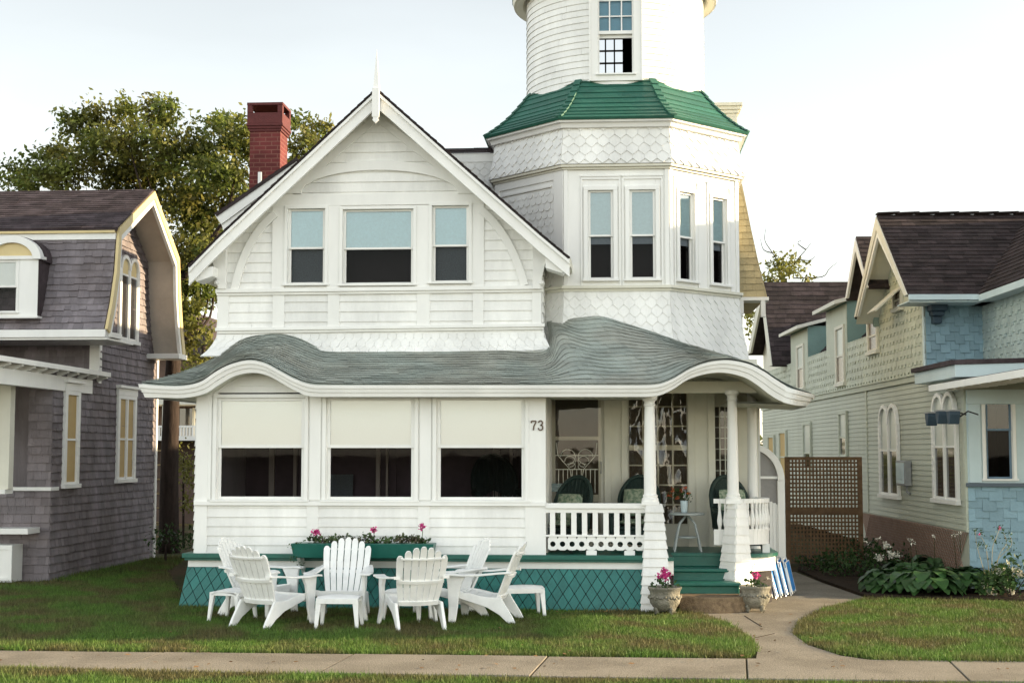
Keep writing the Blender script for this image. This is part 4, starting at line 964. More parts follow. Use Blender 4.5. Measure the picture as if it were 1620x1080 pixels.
# steep lower slope
m = MB()
def PL(u, v):
    L_ = [0]; 
    for (a, b), (c, d) in zip(prof_[:3], prof_[1:4]): L_.append(L_[-1]+math.hypot(c-a, d-b))
    for i in range(3):
        if v <= L_[i+1] or i == 2:
            t = (v-L_[i])/(L_[i+1]-L_[i]); (a, b), (c, d) = prof_[i], prof_[i+1]; return V((-14.5+u, a+(c-a)*t, b+(d-b)*t))
HL = sum(math.hypot(c-a, d-b) for (a, b), (c, d) in zip(prof_[:3], prof_[1:4]))
m.surf(lambda s, t: PL(s*(14.5+XK-.04), t*HL), 1, 6, .05)
cover(m, PL, 14.5+XK-.04, HL, .125, .14, 'rect', .022, dv=.012, jit=.4); m.build('mansard_shingles', GREYSH, LH)
m = MB(); d = V((0,apx[0]-fk[0],apx[1]-fk[1])); P = plane((-14.5,fk[0]-.12,fk[1]+.0), (1,0,0), d); m.surf(lambda s, t: P(s*(14.5+XK), t*(d.length+.1)), 1, 1, .06); cover(m, P, 14.5+XK+.02, d.length+.1, .11, .28, 'rect', .012)
d2 = V((0,apx[0]-bk[0],apx[1]-bk[1])); P2 = plane((XK,bk[0],bk[1]), (-1,0,0), d2); m.surf(lambda s, t: P2(s*6, t*d2.length), 1, 1, .05)
d3 = V((0,bk[0]-bb_[0],bk[1]-bb_[1])); P3 = plane((XK,bb_[0],bb_[1]), (-1,0,0), d3); m.surf(lambda s, t: P3(s*6, t*d3.length), 1, 1, .05)
m.build('upper_roof', BROWNR, LH)
# rake: soffit, bargeboards
m = MB()

def inset(k):
    out = []; cy = apx[0]
    for i, (a, b) in enumerate(prof_):
        p0 = prof_[max(i-1,0)]; p1 = prof_[min(i+1,len(prof_)-1)]; dy, dz_ = p1[0]-p0[0], p1[1]-p0[1]; l = math.hypot(dy, dz_); out.append((a+dz_/l*k, b-dy/l*k))
    return out
isf = inset(.085); m = MB()
for (a, b), (c, d_) in zip(isf, isf[1:]): m.add([(XH,a,b),(XK,a,b),(XK,c,d_),(XH,c,d_)], [(0,1,2,3)])
m.build('rake_soffit', mat('aged_soffit', (.50,.45,.39), .7, 0, (3,.15), (15,.1)), LH)
m = MB().frame((XK,0,0), (0,1,0), (1,0,0)); m.strip(inset(-.02), inset(.13), -.02, .03); m.build('bargeboard', YELLOW, LH)
m = MB().frame((XK,0,0), (0,1,0), (1,0,0)); m.strip(inset(.131), inset(.24), -.05, .01); m.build('rake_trim', TRIM, LH)
m = MB().frame((0,0,0), (1,0,0), (0,-1,0))
m.box(-14.5, XK-.03, -fk[0]+.02, -fk[0]+.1, fk[1]-.08, fk[1]-.005); m.build('break_moulding', YELLOW, LH)
m = MB(); m.box(-14.5, XK-.03, -fk[0]-.0, -fk[0]+.06, fk[1]-.19, fk[1]-.082); m.box(-14.5, XK, -fb_[0]-.1, -fb_[0]+.04, fb_[1]-.13, fb_[1]-.0)
m.box(-14.5, XK+.02, -Yu, -fb_[0]+.0, fb_[1]-.17, fb_[1]-.131)
m.build('eave_board', TRIM, LH, .004)
m = MB(); m.box(XH, XK+.05, -bb_[0]-.05, -bb_[0]+.5, bb_[1]-.12, bb_[1]-.02); m.build('eave_return', TRIM, LH, .004); m = MB(); m.box(XH, XK+.05, -fb_[0]-.65, -fb_[0]-.11, fb_[1]-.12, fb_[1]-.03); m.build('eave_return', TRIM, LH, .004)
# side windows
def lancet(root, O, U, N, u0, u1, z0, z1, n=2, arch=True, cas=.06, frame=TRIM, up=YGLASS, low=DGLASS, split=.5, label=None, fill=None, cornice=0):
    m = MB().frame(O, U, N); wd = (u1-u0)/n
    zs_ = z1-(wd/2 if arch else 0)
    for i in range(n+1):
        c_ = u0+wd*i; m.box(c_-cas/2-(cas/2 if i == 0 else 0), c_+cas/2+(cas/2 if i == n else 0), 0, .05, z0, zs_)
    m.box(u0-cas-.03, u1+cas+.03, 0, .08, z0-.07, z0)
    if arch:
        for i in range(n):
            c_ = u0+wd*(i+.5); K = 12
            ro, ri = wd/2+cas*.5, wd/2-cas*.5
            A_ = [(c_+ro*math.cos(math.pi*k/K), zs_+ro*math.sin(math.pi*k/K)) for k in range(K+1)]; B_ = [(c_+ri*math.cos(math.pi*k/K), zs_+ri*math.sin(math.pi*k/K)) for k in range(K+1)]
            m.strip(B_, A_, 0, .055+.004*i)
    else: m.box(u0-cas, u1+cas, 0, .05, zs_, z1+cas)
    if cornice: m.box(u0-cas-.02, u1+cas+.02, 0, .055, z1+cas, z1+cornice); m.box(u0-cas-.06, u1+cas+.06, 0, .11, z1+cornice, z1+cornice+.05)
    wn = m.build('window', frame, root, .003)
    if label: wn['label'] = label
    zm = z0+(z1-z0)*split
    s = MB().frame(O, U, N)
    for i in range(n):
        a, b = u0+wd*i+cas*.5, u0+wd*(i+1)-cas*.5
        for z_ in (z0, zm-.02): s.box(a, b, .012, .035, z_, z_+.035)
        s.box(a, a+.022, .012, .033, z0+.035, zs_); s.box(b-.022, b, .012, .033, z0+.035, zs_)
    s.build('sash', frame, wn)
    for nm, mt_, za, zb__ in (('upper_pane', up, zm, zs_), ('lower_pane', low, z0, zm)):
        for i in range(n):
            g = MB().frame(O, U, N); a, b = u0+wd*i, u0+wd*(i+1)
            if nm == 'upper_pane' and arch:
                r_ = wd/2-.004; c_ = (a+b)/2; pts = [(c_-r_,za),(c_+r_,za)]+[(c_+r_*math.cos(math.pi*k/10), zs_+r_*math.sin(math.pi*k/10)) for k in range(11)]
                g.pprism(pts, .002, .016)
            else: g.box(a+.003, b-.003, .002, .016, za, zb__)
            g.build(nm, mt_, wn)
    return wn
LU, LN = (0,1,0), (1,0,0)
lancet(LH, (XH+.012,0,0), LU, LN, W1[0], W1[1], W1[2], W1[3]-.05, 1, False, .07, up=YGLASS, low=YGLASS, label='nearer ground floor window with yellow shade', cornice=.2)
lancet(LH, (XH+.012,0,0), LU, LN, W2[0], W2[1], W2[2], W2[3]-.02, 2, False, .07, up=YGLASS, low=YGLASS, label='farther double ground floor window with yellow shades', cornice=.2)
lancet(LH, (XH+.012,0,0), LU, LN, W3[0], W3[1], W3[2], ly(200,408)[1], 2, True, .07, up=YELLOW, low=DGLASS, split=.78, label='double arched window in the gambrel gable')
# arched dormer
YD = fb_[0]-.05
def dx_(px, py): return xz(px, py, YD)
a, b = dx_(-24,500), dx_(62,372); cxd = (a[0]+b[0])/2; zb_ = dx_(0,500)[1]; zsq = dx_(0,408)[1]; hw = (b[0]-a[0])/2
wx0_, wx1_ = dx_(-3,0)[0], dx_(41,0)[0]
m = MB().frame((0,YD,0)); m.box(cxd-hw, wx0_, -.8, 0, zb_, zsq); m.box(wx1_, cxd+hw, -.8, 0, zb_, zsq); m.box(wx0_, wx1_, -.3, 0, zb_, zb_+.06); m.box(cxd-hw-.03, cxd+hw+.03, -.3, .05, zb_-.04, zb_)
K = 16; A_ = [(cxd+(hw+.06)*math.cos(math.pi*k/K), zsq-.03+(hw*.78+.05)*math.sin(math.pi*k/K)) for k in range(K+1)]; B_ = [(cxd+(hw-.08)*math.cos(math.pi*k/K), zsq-.03+(hw*.78-.07)*math.sin(math.pi*k/K)) for k in range(K+1)]
m.strip(B_, A_, -.1, .06); m.box(cxd-hw-.06, cxd+hw+.06, -.2, .03, zsq-.03, zsq+.03)
dm = m.build('dormer', TRIM, LH, .003)
m = MB().frame((0,YD,0)); m.pprism([(x, z) for x, z in B_], -.1, .0); m.build('tympanum', YELLOW, dm)
m = MB().frame((0,YD,0)); m.strip([(x*1.0, z+.012) for x, z in A_], [(x, z-.02) for x, z in A_], -1.2, -.1); m.box(cxd+hw+.001, cxd+hw+.012, -.8, 0, zb_, zsq); m.build('dormer_roof', BROWNR, dm)
window(LH, (wx0_+.01,YD-.0,zb_+.06), (1,0,0), (0,-1,0), wx1_-wx0_-.02, zsq-zb_-.1, .02, .01, split=.5, shade=SHADE, shade_h=.48, sw=.035, label='dormer window of the grey house')
# porch roof with rafter tails, recessed porch
XP = -8.9; Yp0, Yp1 = .4, ly(173,596,XP)[0]; zp = ly(60,575,XP)[1]
m = MB(); m.hexa([(-14,Yp0,zp),(XP,Yp0,zp),(XP,Yp1,zp),(-14,Yp1,zp),(-14,Yp0,zp+.04),(XP,Yp0,zp+.04),(XP,Yp1,zp+.04),(-14,Yp1,zp+.04)]); m.build('pent_roof', BROWNR, LH)
m = MB(); m.box(XP-.02, XP+.03, -Yp1, -Yp0, zp-.045, zp+.035); m.box(XH-.08, XH+.05, -Yp1+.4, -Yp0-.2, zp-.36, zp-.12); m.build('pent_fascia', TRIM, LH, .003)
for k in range(12):
    y = Yp0+.2+(Yp1-Yp0-.3)*k/11; m = MB(); m.hexa([(XP-.02,y,zp-.07),(XP-.02,y+.09,zp-.07),(XH-.1,y+.09,zp-.17),(XH-.1,y,zp-.17),(XP-.02,y,zp-.002),(XP-.02,y+.09,zp-.002),(XH-.1,y+.09,zp-.002),(XH-.1,y,zp-.002)]); m.build('rafter', TRIM, LH)
zsl = Z_(771, Yf, 30)
m = MB(); cover(m, plane((-13,Yf,0), (1,0,0)), 13+XH, zsl-.05, .135, .15, 'rect', .022, dv=.006)
xq = X_(45,Yf); cover(m, plane((xq,Yf,zsl), (1,0,0)), XH-xq, zp-.36-zsl, .135, .15, 'rect', .022)
m.box(-13, XH-.001, -Yf-.25, -Yf-.003, 0, zsl-.05); m.box(xq, XH-.001, -Yf-.25, -Yf-.003, zsl-.05, zp-.1); m.box(XH-.25, XH-.002, -Yf-1, -Yf-.1, 0, zp)
m.build('porch_shingles', GREYSH, LH)
m = MB().frame((0,Yf,0)); m.box(-13, XH+.03, -.28, .06, zsl-.05, zsl+.01); m.build('porch_sill', TRIM, LH, .004)
m = MB().frame((0,2.6,0)); x = X_(6,2.6); m.box(x-.09, x+.09, -.18, 0, zsl+.0, zp-.12); m.box(-13, XH+.0, -1.0, -.9, zsl-.6, zsl-.05) if False else None; m.build('porch_post', CREAM, LH, .005)
m = MB(); m.box(X_(-60,2.6), X_(12,2.6), -2.85, -2.55, zsl-.07, zsl-.0); m.build('porch_ledge', TRIM, LH)
# cellar box below the porch
p = at(-30, 918, 3.2); q_ = at(20, 862, 3.2); r_ = at(50, 838, 3.3)
bx = thing('utility_box', (p.x, 3.4, 0), 'white panelled utility box at the foot of the grey house', 'utility box')
m = MB().frame((0,3.2,0)); m.box(p.x, q_.x, -.4, 0, 0.02, q_.z); m.box(p.x, q_.x-.0, 0, .02, q_.z-.07, q_.z); m.box(q_.x-.06, q_.x, 0, .02, .05, q_.z-.07); m.box(p.x, q_.x-.06, 0, .02, .05, .1); m.build('cabinet', TRIM, bx, .004)
m = MB().frame((0,3.2,0)); m.box(p.x, r_.x, -.45, .05, r_.z-.06, r_.z+.03); m.build('shelf_top', TRIM, bx, .004)
m = MB(); bp = at(2, 762, 3.7); bp.z = zsl+.01
bd = thing('bird_figure', bp, 'black bird figure perched on the porch sill of the grey house', 'ornament')
m.tube([bp+V((-.09,0,.06)), bp+V((-.02,0,.11)), bp+V((.03,0,.2)), bp+V((.05,0,.27)), bp+V((.08,0,.3))], [.01,.055,.045,.03,.02], 8); m.tube([bp+V((.08,0,.3)), bp+V((.15,0,.33))], [.015,.004], 6); m.tube([bp+V((0,0,0)), bp+V((0,0,.09))], .012, 6); m.build('body', BLACK, bd)

# ================================================================ PALE GREEN AND BLUE HOUSE ON THE RIGHT
d_ = ray(860, 715); d_.z = 0; d_.normalize(); RN = V((-d_.y, d_.x, 0)); RU = -d_
RO = CAM+ray(1530, 715)*(21.5/FOC); RO.z = 0
RH = thing('shingled_house', (RO.x+2, RO.y+5, 0), 'pale green and blue house with dark roofs and arched windows on the right', 'house')
def rl(px, py, off=0.0): p = onp(px, py, RO+RN*off, RN); return ((p-RO).dot(RU), p.z)
def rpt(u, off, z): return RO+RU*u+RN*off+V((0,0,z))
u_far = rl(1207, 700)[0]; u_w = rl(1466, 600)[0]; z_b = .90; z_fr = rl(1400, 613)[1]
m = MB(); cover(m, plane(rpt(u_far,0,z_b), RU), -u_far-.1, z_fr-z_b, .088, 4.5, 'board', .014); m.build('clapboards', PALEG, RH)
m = MB().frame(RO, RU, RN); m.box(u_far, -1.6, -6, -.004, .3, z_fr); m.box(-1.6, 0, -.12, -.004, .3, z_fr); m.build('body', PALEG, RH)
m = MB().frame(RO, RU, RN); m.box(-.12, .0, -.02, .035, z_b-.02, z_fr); uc = rl(1373,700)[0]; m.box(uc-.05, uc+.05, 0, .03, z_b, z_fr); m.box(u_far, .02, 0, .05, z_fr-.0, z_fr+.1); m.box(u_far, .02, 0, .08, z_fr+.1, z_fr+.13); m.build('frieze_board', PALEG2, RH, .003)
m = MB().frame(RO, RU, RN)
ul0 = rl(1362,800)[0]
k = ul0-.9
while k < .0:       # crossed lattice strips of the foundation
    for sg in (1,-1):
        a, b = (k, .0), (k+.85*sg, .85)
        if sg < 0: a, b = (k+.85, 0), (k, .85)
        lo = max(ul0, min(a[0], b[0])); 
        if min(a[0],b[0]) < ul0 or max(a[0],b[0]) > 0: continue
        m.bar(m.pt(a[0],.01+.006*sg,a[1]+.02), m.pt(b[0],.01+.006*sg,b[1]+.02), .022, .01, up=RN)
    k += .095
m.build('foundation_lattice', PINKLAT, RH)
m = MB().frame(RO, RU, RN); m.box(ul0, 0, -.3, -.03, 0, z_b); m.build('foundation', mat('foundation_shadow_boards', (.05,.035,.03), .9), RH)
# second floor of notched shingles
zw = rl(1437,466,.45)[1]; u_g2 = rl(1362,520)[0]
apr, nbr, fbr = rl(1387,340,.45), rl(1437,466,.45), rl(1352,502,.45)
m = MB()
zt2 = [rl(1466,470)[1], 5.7]
cl = [(0,0),(u_w-u_far,0),(u_w-u_far,zw-z_fr-.13),(apr[0]-u_far,apr[1]-z_fr-.2),(fbr[0]-u_far,fbr[1]-z_fr-.13),(u_g2-u_far-1.2,.65),(0,.5)]
hull = [(0,0),(u_w-u_far,0),(u_w-u_far,zw-z_fr-.13),(apr[0]-u_far,apr[1]-z_fr-.2),(fbr[0]-.4-u_far,fbr[1]-z_fr-.13)]
wsh = u_w-u_far
cover(m, plane(rpt(u_far,.004,z_fr+.13), RU), wsh, 3.2, .155, .125, 'stagger', .022, clip=[(fbr[0]-.4-u_far,0)]+hull[1:])
cover(m, plane(rpt(u_far,.004,z_fr+.13), RU), fbr[0]-.4-u_far, .95, .155, .125, 'stagger', .022)
m.build('notched_shingles', PALEG2, RH)
m = MB().frame(RO, RU, RN); m.pprism([(a+u_far,b+z_fr+.13) for a, b in [(fbr[0]-.4-u_far,0)]+hull[1:]], -2.5, -.0); m.box(u_far, fbr[0]-.4, -2, -.0, z_fr, z_fr+1.05); m.build('upper_body', PALEG2, RH)
# gable wing roof: ridge runs to the right
LR = 9.0
m = MB(); A0 = rpt(nbr[0]+.0,.45,nbr[1]); A1 = rpt(apr[0],.45,apr[1]); A2 = rpt(fbr[0],.45,fbr[1])
dd = A1-A0; P = plane(A0, -RN, dd); m.surf(lambda s, t: P(s*LR, t*dd.length), 1, 1, .05); cover(m, P, LR, dd.length, .125, .28, 'rect', .012, dv=.006)
dd2 = A1-A2; P2 = plane(A2-RN*LR, RN, dd2); m.surf(lambda s, t, P2=P2: P2(s*LR, t*dd2.length), 1, 1, .05)
for s in range(26): a = A1-RN*(s*.35); b = A1-RN*((s+1.1)*.35); m.bar(a+V((0,0,.02)), b+V((0,0,.035)), .2, .025)
m.build('wing_roof', DARKR, RH)
def rake(Pts, off, w0, w1, n0, n1, mt, nm):
    m = MB().frame(RO, RU, RN); 
    def ins(k): return [(u+ (k*.8 if i == 2 else -k*.8 if i == 0 else 0), z-(k*1.25 if i == 1 else k*.0)) for i, (u, z) in enumerate(Pts)]
    m.strip(ins(w0), ins(w1), off+n0, off+n1); m.build(nm, mt, RH, .003)
rake([nbr, apr, fbr], .45, .03, .22, -.03, .02, CREAM, 'bargeboard'); rake([nbr, apr, fbr], .45, .222, .32, -.05, .0, TRIM, 'rake_moulding')
m = MB()
for a, b in ((nbr,apr),(apr,fbr)): m.add([rpt(a[0],.43,a[1]-.13), rpt(b[0],.43,b[1]-.13), rpt(b[0],0,b[1]-.13), rpt(a[0],0,a[1]-.13)], [(0,1,2,3)])
m.build('rake_soffit', CREAM, RH)
for px, py in ((1405,408),(1391,488)):
    u, z = rl(px, py, .0); m = MB().frame(RO, RU, RN); m.pprism([(u-.09,z+.1),(u+.09,z+.1),(u+.09,z),(u+.05,z-.1),(u-.05,z-.1),(u-.09,z)][::-1], 0, .3); m.pprism([(u-.05,z-.1),(u+.05,z-.1),(u+.03,z-.35),(u-.03,z-.35)][::-1], 0, .12); m.build('eave_bracket', mat('grey_green_paint', (.25,.33,.29), .6), RH, .01)
# further small gable
ap2, fb2 = rl(1354,374,.4), rl(1338,473,.4); nb2 = (2*ap2[0]-fb2[0], fb2[1])
m = MB(); A0, A1, A2 = rpt(nb2[0],.4,nb2[1]), rpt(ap2[0],.4,ap2[1]), rpt(fb2[0],.4,fb2[1]); dd = A1-A0; P = plane(A0, -RN, dd); m.surf(lambda s, t: P(s*6, t*dd.length), 1, 1, .05); cover(m, P, 6, dd.length, .125, .28, 'rect', .012)
dd2 = A1-A2; P2 = plane(A2-RN*6, RN, dd2); m.surf(lambda s, t: P2(s*6, t*dd2.length), 1, 1, .05); m.build('small_gable_roof', DARKR, RH)
rake([nb2, ap2, fb2], .4, .03, .22, -.03, .02, TRIM, 'small_bargeboard')
m = MB().frame(RO, RU, RN); m.pprism([(fb2[0]+.1,4.0),(nb2[0]-.1,4.0),(nb2[0]-.1,nb2[1]),(ap2[0],ap2[1]-.1),(fb2[0]+.1,fb2[1])], -2, .0); m.build('small_gable_wall', CREAM, RH)
# wall dormers with sloping tops
for (pa, pb, pt, pb2, ck, lab) in ((1308,1341,492,560,1362,'nearer wall dormer'),(1252,1279,528,585,1318,'farther wall dormer')):
    u0_, z1_ = rl(pa, pt); u1_, z2_ = rl(pb, pt); zb_ = z_fr+.9; zt_ = z1_
    wdt = 1.1
    m = MB().frame(RO, RU, RN)
    m.pprism([(u0_,zb_),(u1_,zb_),(u1_,zt_),(u0_,zt_)], -wdt*1.6, .01); dm = m.build('wall_dormer', BLUEW if False else mat('blue_green_boards', (.20,.31,.28), .6, .08), RH); dm['label'] = lab
    m = MB().frame(RO, RU, RN); m.hexa([m.pt(u0_-.15,.3,zt_-.08), m.pt(u1_+.12,.3,zt_-.08), m.pt(u1_+.12,-wdt*1.6,zt_+.45), m.pt(u0_-.15,-wdt*1.6,zt_+.45), m.pt(u0_-.15,.3,zt_), m.pt(u1_+.12,.3,zt_), m.pt(u1_+.12,-wdt*1.6,zt_+.53), m.pt(u0_-.15,-wdt*1.6,zt_+.53)]); m.build('dormer_roof', CREAM, dm)
    m = MB().frame(RO, RU, RN); m.box(u0_+.02, u1_-.02, .012, .025, z_fr+.5, zt_-.05); m.build('dormer_front', PALEG2, dm)
P = plane(rpt(u_far,-.03,z_fr+.95), RU, V((0,0,1))-RN*1.0); m = MB(); m.surf(lambda s, t: P(s*(u_g2-u_far-.1), t*2.2), 1, 1, .05); cover(m, P, u_g2-u_far-.1, 2.2, .125, .28, 'rect', .012); m.build('main_roof', DARKR, RH)
# rear cross gable with dark roof and cream rake
nb3, ap3, fb3 = rl(1222,578,.4), rl(1205,446,.4), rl(1184,560,.4)
m = MB(); A0, A1, A2 = rpt(nb3[0],.4,nb3[1]), rpt(ap3[0],.4,ap3[1]), rpt(fb3[0],.4,fb3[1]); dd = A1-A0; P = plane(A0, -RN, dd); m.surf(lambda s, t: P(s*5, t*dd.length), 1, 1, .05); cover(m, P, 5, dd.length, .16, .3, 'rect', .012, dv=.01)
dd2 = A1-A2; P2 = plane(A2-RN*5, RN, dd2); m.surf(lambda s, t: P2(s*5, t*dd2.length), 1, 1, .05); m.build('rear_roof', DARKR, RH)
m = MB().frame(RO, RU, RN); m.strip([nb3, ap3, fb3], [(nb3[0]-.5,nb3[1]), (ap3[0],ap3[1]-.5), (fb3[0]+.5,fb3[1])], .36, .42); m.build('rear_bargeboard', CREAM, RH)
m = MB().frame(RO, RU, RN); m.pprism([(fb3[0]+.2,.5),(nb3[0]-.2,.5),(nb3[0]-.2,nb3[1]),(ap3[0],ap3[1]-.2),(fb3[0]+.2,fb3[1])], -3, .0); m.build('rear_wall', CREAM, RH)
# front wall of the wing and recessed side wall
Fp = rpt(u_w, 0, 0)
def rf(px, py): p = onp(px, py, Fp, RU); return (-(p-RO).dot(RN), p.z)
w_r = rf(1555, 520)[0]; zt_ = zw-.1
m = MB(); cover(m, plane(rpt(u_w+.003,0,z_fr), -RN), w_r, zt_-z_fr, .15, .16, 'stagger', .028, dv=.01); m.build('blue_wall_shingles', BLUEW, RH)
m = MB(); cover(m, plane(rpt(u_w,-w_r,z_fr), RU), 5.5, zt_-z_fr+.1, .155, .15, 'stagger', .02); m.build('recessed_wall_shingles', mat('pale_blue_green_shingles', (.40,.49,.48), .6, .08, (2,.12), (30,.2)), RH)
m = MB().frame(RO, RU, RN); m.box(u_w-2.5, u_w-.001, -8, -.01, z_fr, zt_); m.box(u_w, 5, -8, -w_r-.003, z_fr, zt_+.1); m.build('wing_body', BLUEW, RH)
m = MB().frame(RO, RU, RN); m.box(nbr[0]-.02, nbr[0]+.05, -w_r+.2, .45, zw-.09, zw-.0); m.box(nbr[0], 6, -w_r+.2, -w_r+.28, zw-.12, zw-.01); m.box(u_w, 6, -w_r, -w_r+.2, zw-.12, zw-.1); m.box(u_w-.05, nbr[0]+.0, -w_r, .45, zw-.12, zw-.1); m.box(u_w-.1, u_w+.0, 0, .03, z_fr, zt_)
m.build('eave_gutter', BLUETRIM, RH, .003)
for px in (1478,):
    m = MB().frame(Fp, -RN, RU); m.box(.03, .3, 0, .3, zt_-.12, zt_); m.box(.06, .27, 0, .22, zt_-.2, zt_-.12); m.box(.09, .24, 0, .15, zt_-.32, zt_-.2); m.build('eave_bracket', mat('slate_blue_paint', (.04,.07,.10), .6), RH, .02)
m = MB(); A0 = rpt(u_w-1.2,-w_r+.28,zw); dd = V((0,0,1))-RN*.95; P = plane(A0, RU, dd); Lq = 7.4; m.surf(lambda s, t: P(s*Lq, t*3.4), 1, 1, .05); cover(m, P, Lq, 3.4, .125, .28, 'rect', .012, dv=.006); m.build('front_roof', DARKR, RH)
# pent roofs over the bay
zA = rl(1504,569,.3)[1]; uA, uB = rl(1441,586,.3)[0], rl(1504,569,.3)[0]
m = MB(); pts = [rpt(uA,.3,zA-.07), rpt(uB,.3,zA-.07), rpt(uB+1.2,-2.3,zA-.07), rpt(uB+1.2,-w_r-1.5,zA-.07), rpt(uA,-w_r-.5,zA-.07)]; m.prism(pts, (0,0,.07)); m.build('pent_roof', BROWNR, RH)
m = MB(); pts = [p-V((0,0,.19))+((-RN)*.06 if i < 2 else V()) for i, p in enumerate(pts)]; m.prism(pts, (0,0,.188)); m.build('pent_cornice', BLUETRIM, RH, .004)
zE = rl(1480,612,.35)[1]
m = MB(); u1e = 4.6; m.hexa([rpt(.02,.35,zE), rpt(u1e,.35,zE), rpt(u1e,-4,zE+.35), rpt(.02,-4,zE+.35), rpt(.02,.35,zE+.05), rpt(u1e,.35,zE+.05), rpt(u1e,-4,zE+.42), rpt(.02,-4,zE+.42)]); m.build('porch_roof', BROWNR, RH)
m = MB().frame(RO, RU, RN); m.box(-.7, u1e, .34, .37, zE-.06, zE+.04); m.box(-.7, .02, -.1, .34, zE+.0, zE+.04); m.build('porch_fascia', TRIM, RH, .003)
for k in range(11):
    u = .1+k*.42; m = MB().frame(RO, RU, RN); m.hexa([m.pt(u,.33,zE-.07), m.pt(u+.08,.33,zE-.07), m.pt(u+.08,-.3,zE-.03), m.pt(u,-.3,zE-.03), m.pt(u,.33,zE-.005), m.pt(u+.08,.33,zE-.005), m.pt(u+.08,-.3,zE+.04), m.pt(u,-.3,zE+.04)]); m.build('rafter', TRIM, RH)
# glazed bay at the corner, slightly canted
BU = (Matrix.Rotation(R(-7),3,'Z')@(-RN)).normalized(); BN = BU.cross(V((0,0,1)))
def bl_(px, py): p = onp(px, py, RO, BN); return ((p-RO).dot(BU), p.z)
zs_b = bl_(1540,765)[1]; zt_b = zE-.10; LB = 3.6
m = MB(); cover(m, plane(RO+V((0,0,0)), BU), LB, zs_b, .15, .2, 'stagger', .03); m.build('bay_shingles', BLUEW, RH)
m = MB().frame(RO, BU, BN)
wa, wb = bl_(1559,700)[0], bl_(1602,700)[0]; wz0_, wz1_ = bl_(1580,757)[1], bl_(1580,628)[1]
m.box(0, LB, -.1, -.003, 0, zs_b); m.box(.0, wa, -.1, .01, zs_b, zt_b); m.box(wb, wb+.3, -.1, .01, zs_b, zt_b); m.box(wa, wb, -.1, .01, zs_b, wz0_); m.box(wa, wb, -.1, .01, wz1_, zt_b); m.box(wb+1.0, LB, -.1, .01, zs_b, zt_b); m.box(wb+.3, wb+1, -.1, .01, zs_b, wz0_); m.box(wb+.3, wb+1, -.1, .01, wz1_, zt_b)
m.box(.02, .2, .01, .04, zs_b+.02, zt_b); m.box(0, LB, -.1, .06, zt_b-.18, zt_b+.04)
m.build('bay_frame', BLUETRIM, RH, .004)
m = MB().frame(RO, BU, BN); m.box(-.03, LB, -.1, .09, zs_b-.04, zs_b+.015); m.build('bay_sill', mat('slate_sill', (.10,.13,.16), .6), RH, .004)
BLF = mat('slate_blue_sash', (.14,.22,.30), .5)
for a, b in ((wa,wb),(wb+.3,wb+1)): wn = window(RH, RO+BU*a+V((0,0,wz0_)), BU, BN, b-a, wz1_-wz0_, .05, .03, split=.6, sashm=BLF, sw=.03, depth=1.2, label='corner bay window with blue sashes' if a == wa else 'second bay window with blue sashes', glass=GLASS, interior=DARK)
# windows of the long side wall
def rwin(pa, pb, pt, pb_, n, arch, lab, **k):
    a, b = rl(pa, (pt+pb_)/2), rl(pb, (pt+pb_)/2); c = (pa+pb)/2
    return lancet(RH, RO+RN*.014, RU, RN, a[0], b[0], rl(c,pb_)[1], rl(c,pt)[1], n, arch, k.pop('cas',.07), label=lab, **k)
PB = mat('pale_shade_pane', (.42,.46,.42), .3, 0, (3,.1), (3,.02), .6)
rwin(1396,1424,642,782,2,True,'farther double lancet window on the green wall', up=PB, frame=TRIM)
rwin(1481,1517,623,789,2,True,'nearer double lancet window on the green wall', up=PB, frame=TRIM)
rwin(1331,1342,655,721,1,False,'small ground floor window left of the drainpipe', up=PB, frame=PALEG2, split=.45)
rwin(1274,1285,672,740,1,False,'ground floor window behind the lattice screen', up=PB, frame=PALEG2, split=.35)
rwin(1236,1246,685,760,1,False,'second ground floor window from the far end', up=YGLASS, low=YGLASS, frame=PALEG2)
rwin(1218,1227,692,770,1,False,'ground floor window at the far end', up=YGLASS, low=YGLASS, frame=PALEG2)
rwin(1326,1338,520,606,1,False,'window of the nearer wall dormer', up=PB, low=mat('brown_pane', (.10,.05,.035), .2), frame=CREAM, split=.5)
rwin(1264,1274,549,615,1,False,'window of the farther wall dormer', up=PB, low=mat('brown_pane', (.10,.05,.035), .2), frame=CREAM, split=.5)
rwin(1377,1391,507,555,1,False,'upper window under the wing gable', up=MATS['brown_pane'], low=MATS['brown_pane'], frame=CREAM)
rwin(1418,1429,462,487,1,False,'small gable window under a raised flap', up=MATS['brown_pane'], low=MATS['brown_pane'], frame=CREAM)
u, z = rl(1423,458); m = MB().frame(RO, RU, RN); m.hexa([m.pt(u-.35,.03,z), m.pt(u+.3,.03,z), m.pt(u+.3,.5,z-.42), m.pt(u-.35,.5,z-.42), m.pt(u-.35,.03,z+.03), m.pt(u+.3,.03,z+.03), m.pt(u+.3,.52,z-.4), m.pt(u-.35,.52,z-.4)]); m.build('awning_flap', CREAM, RH)
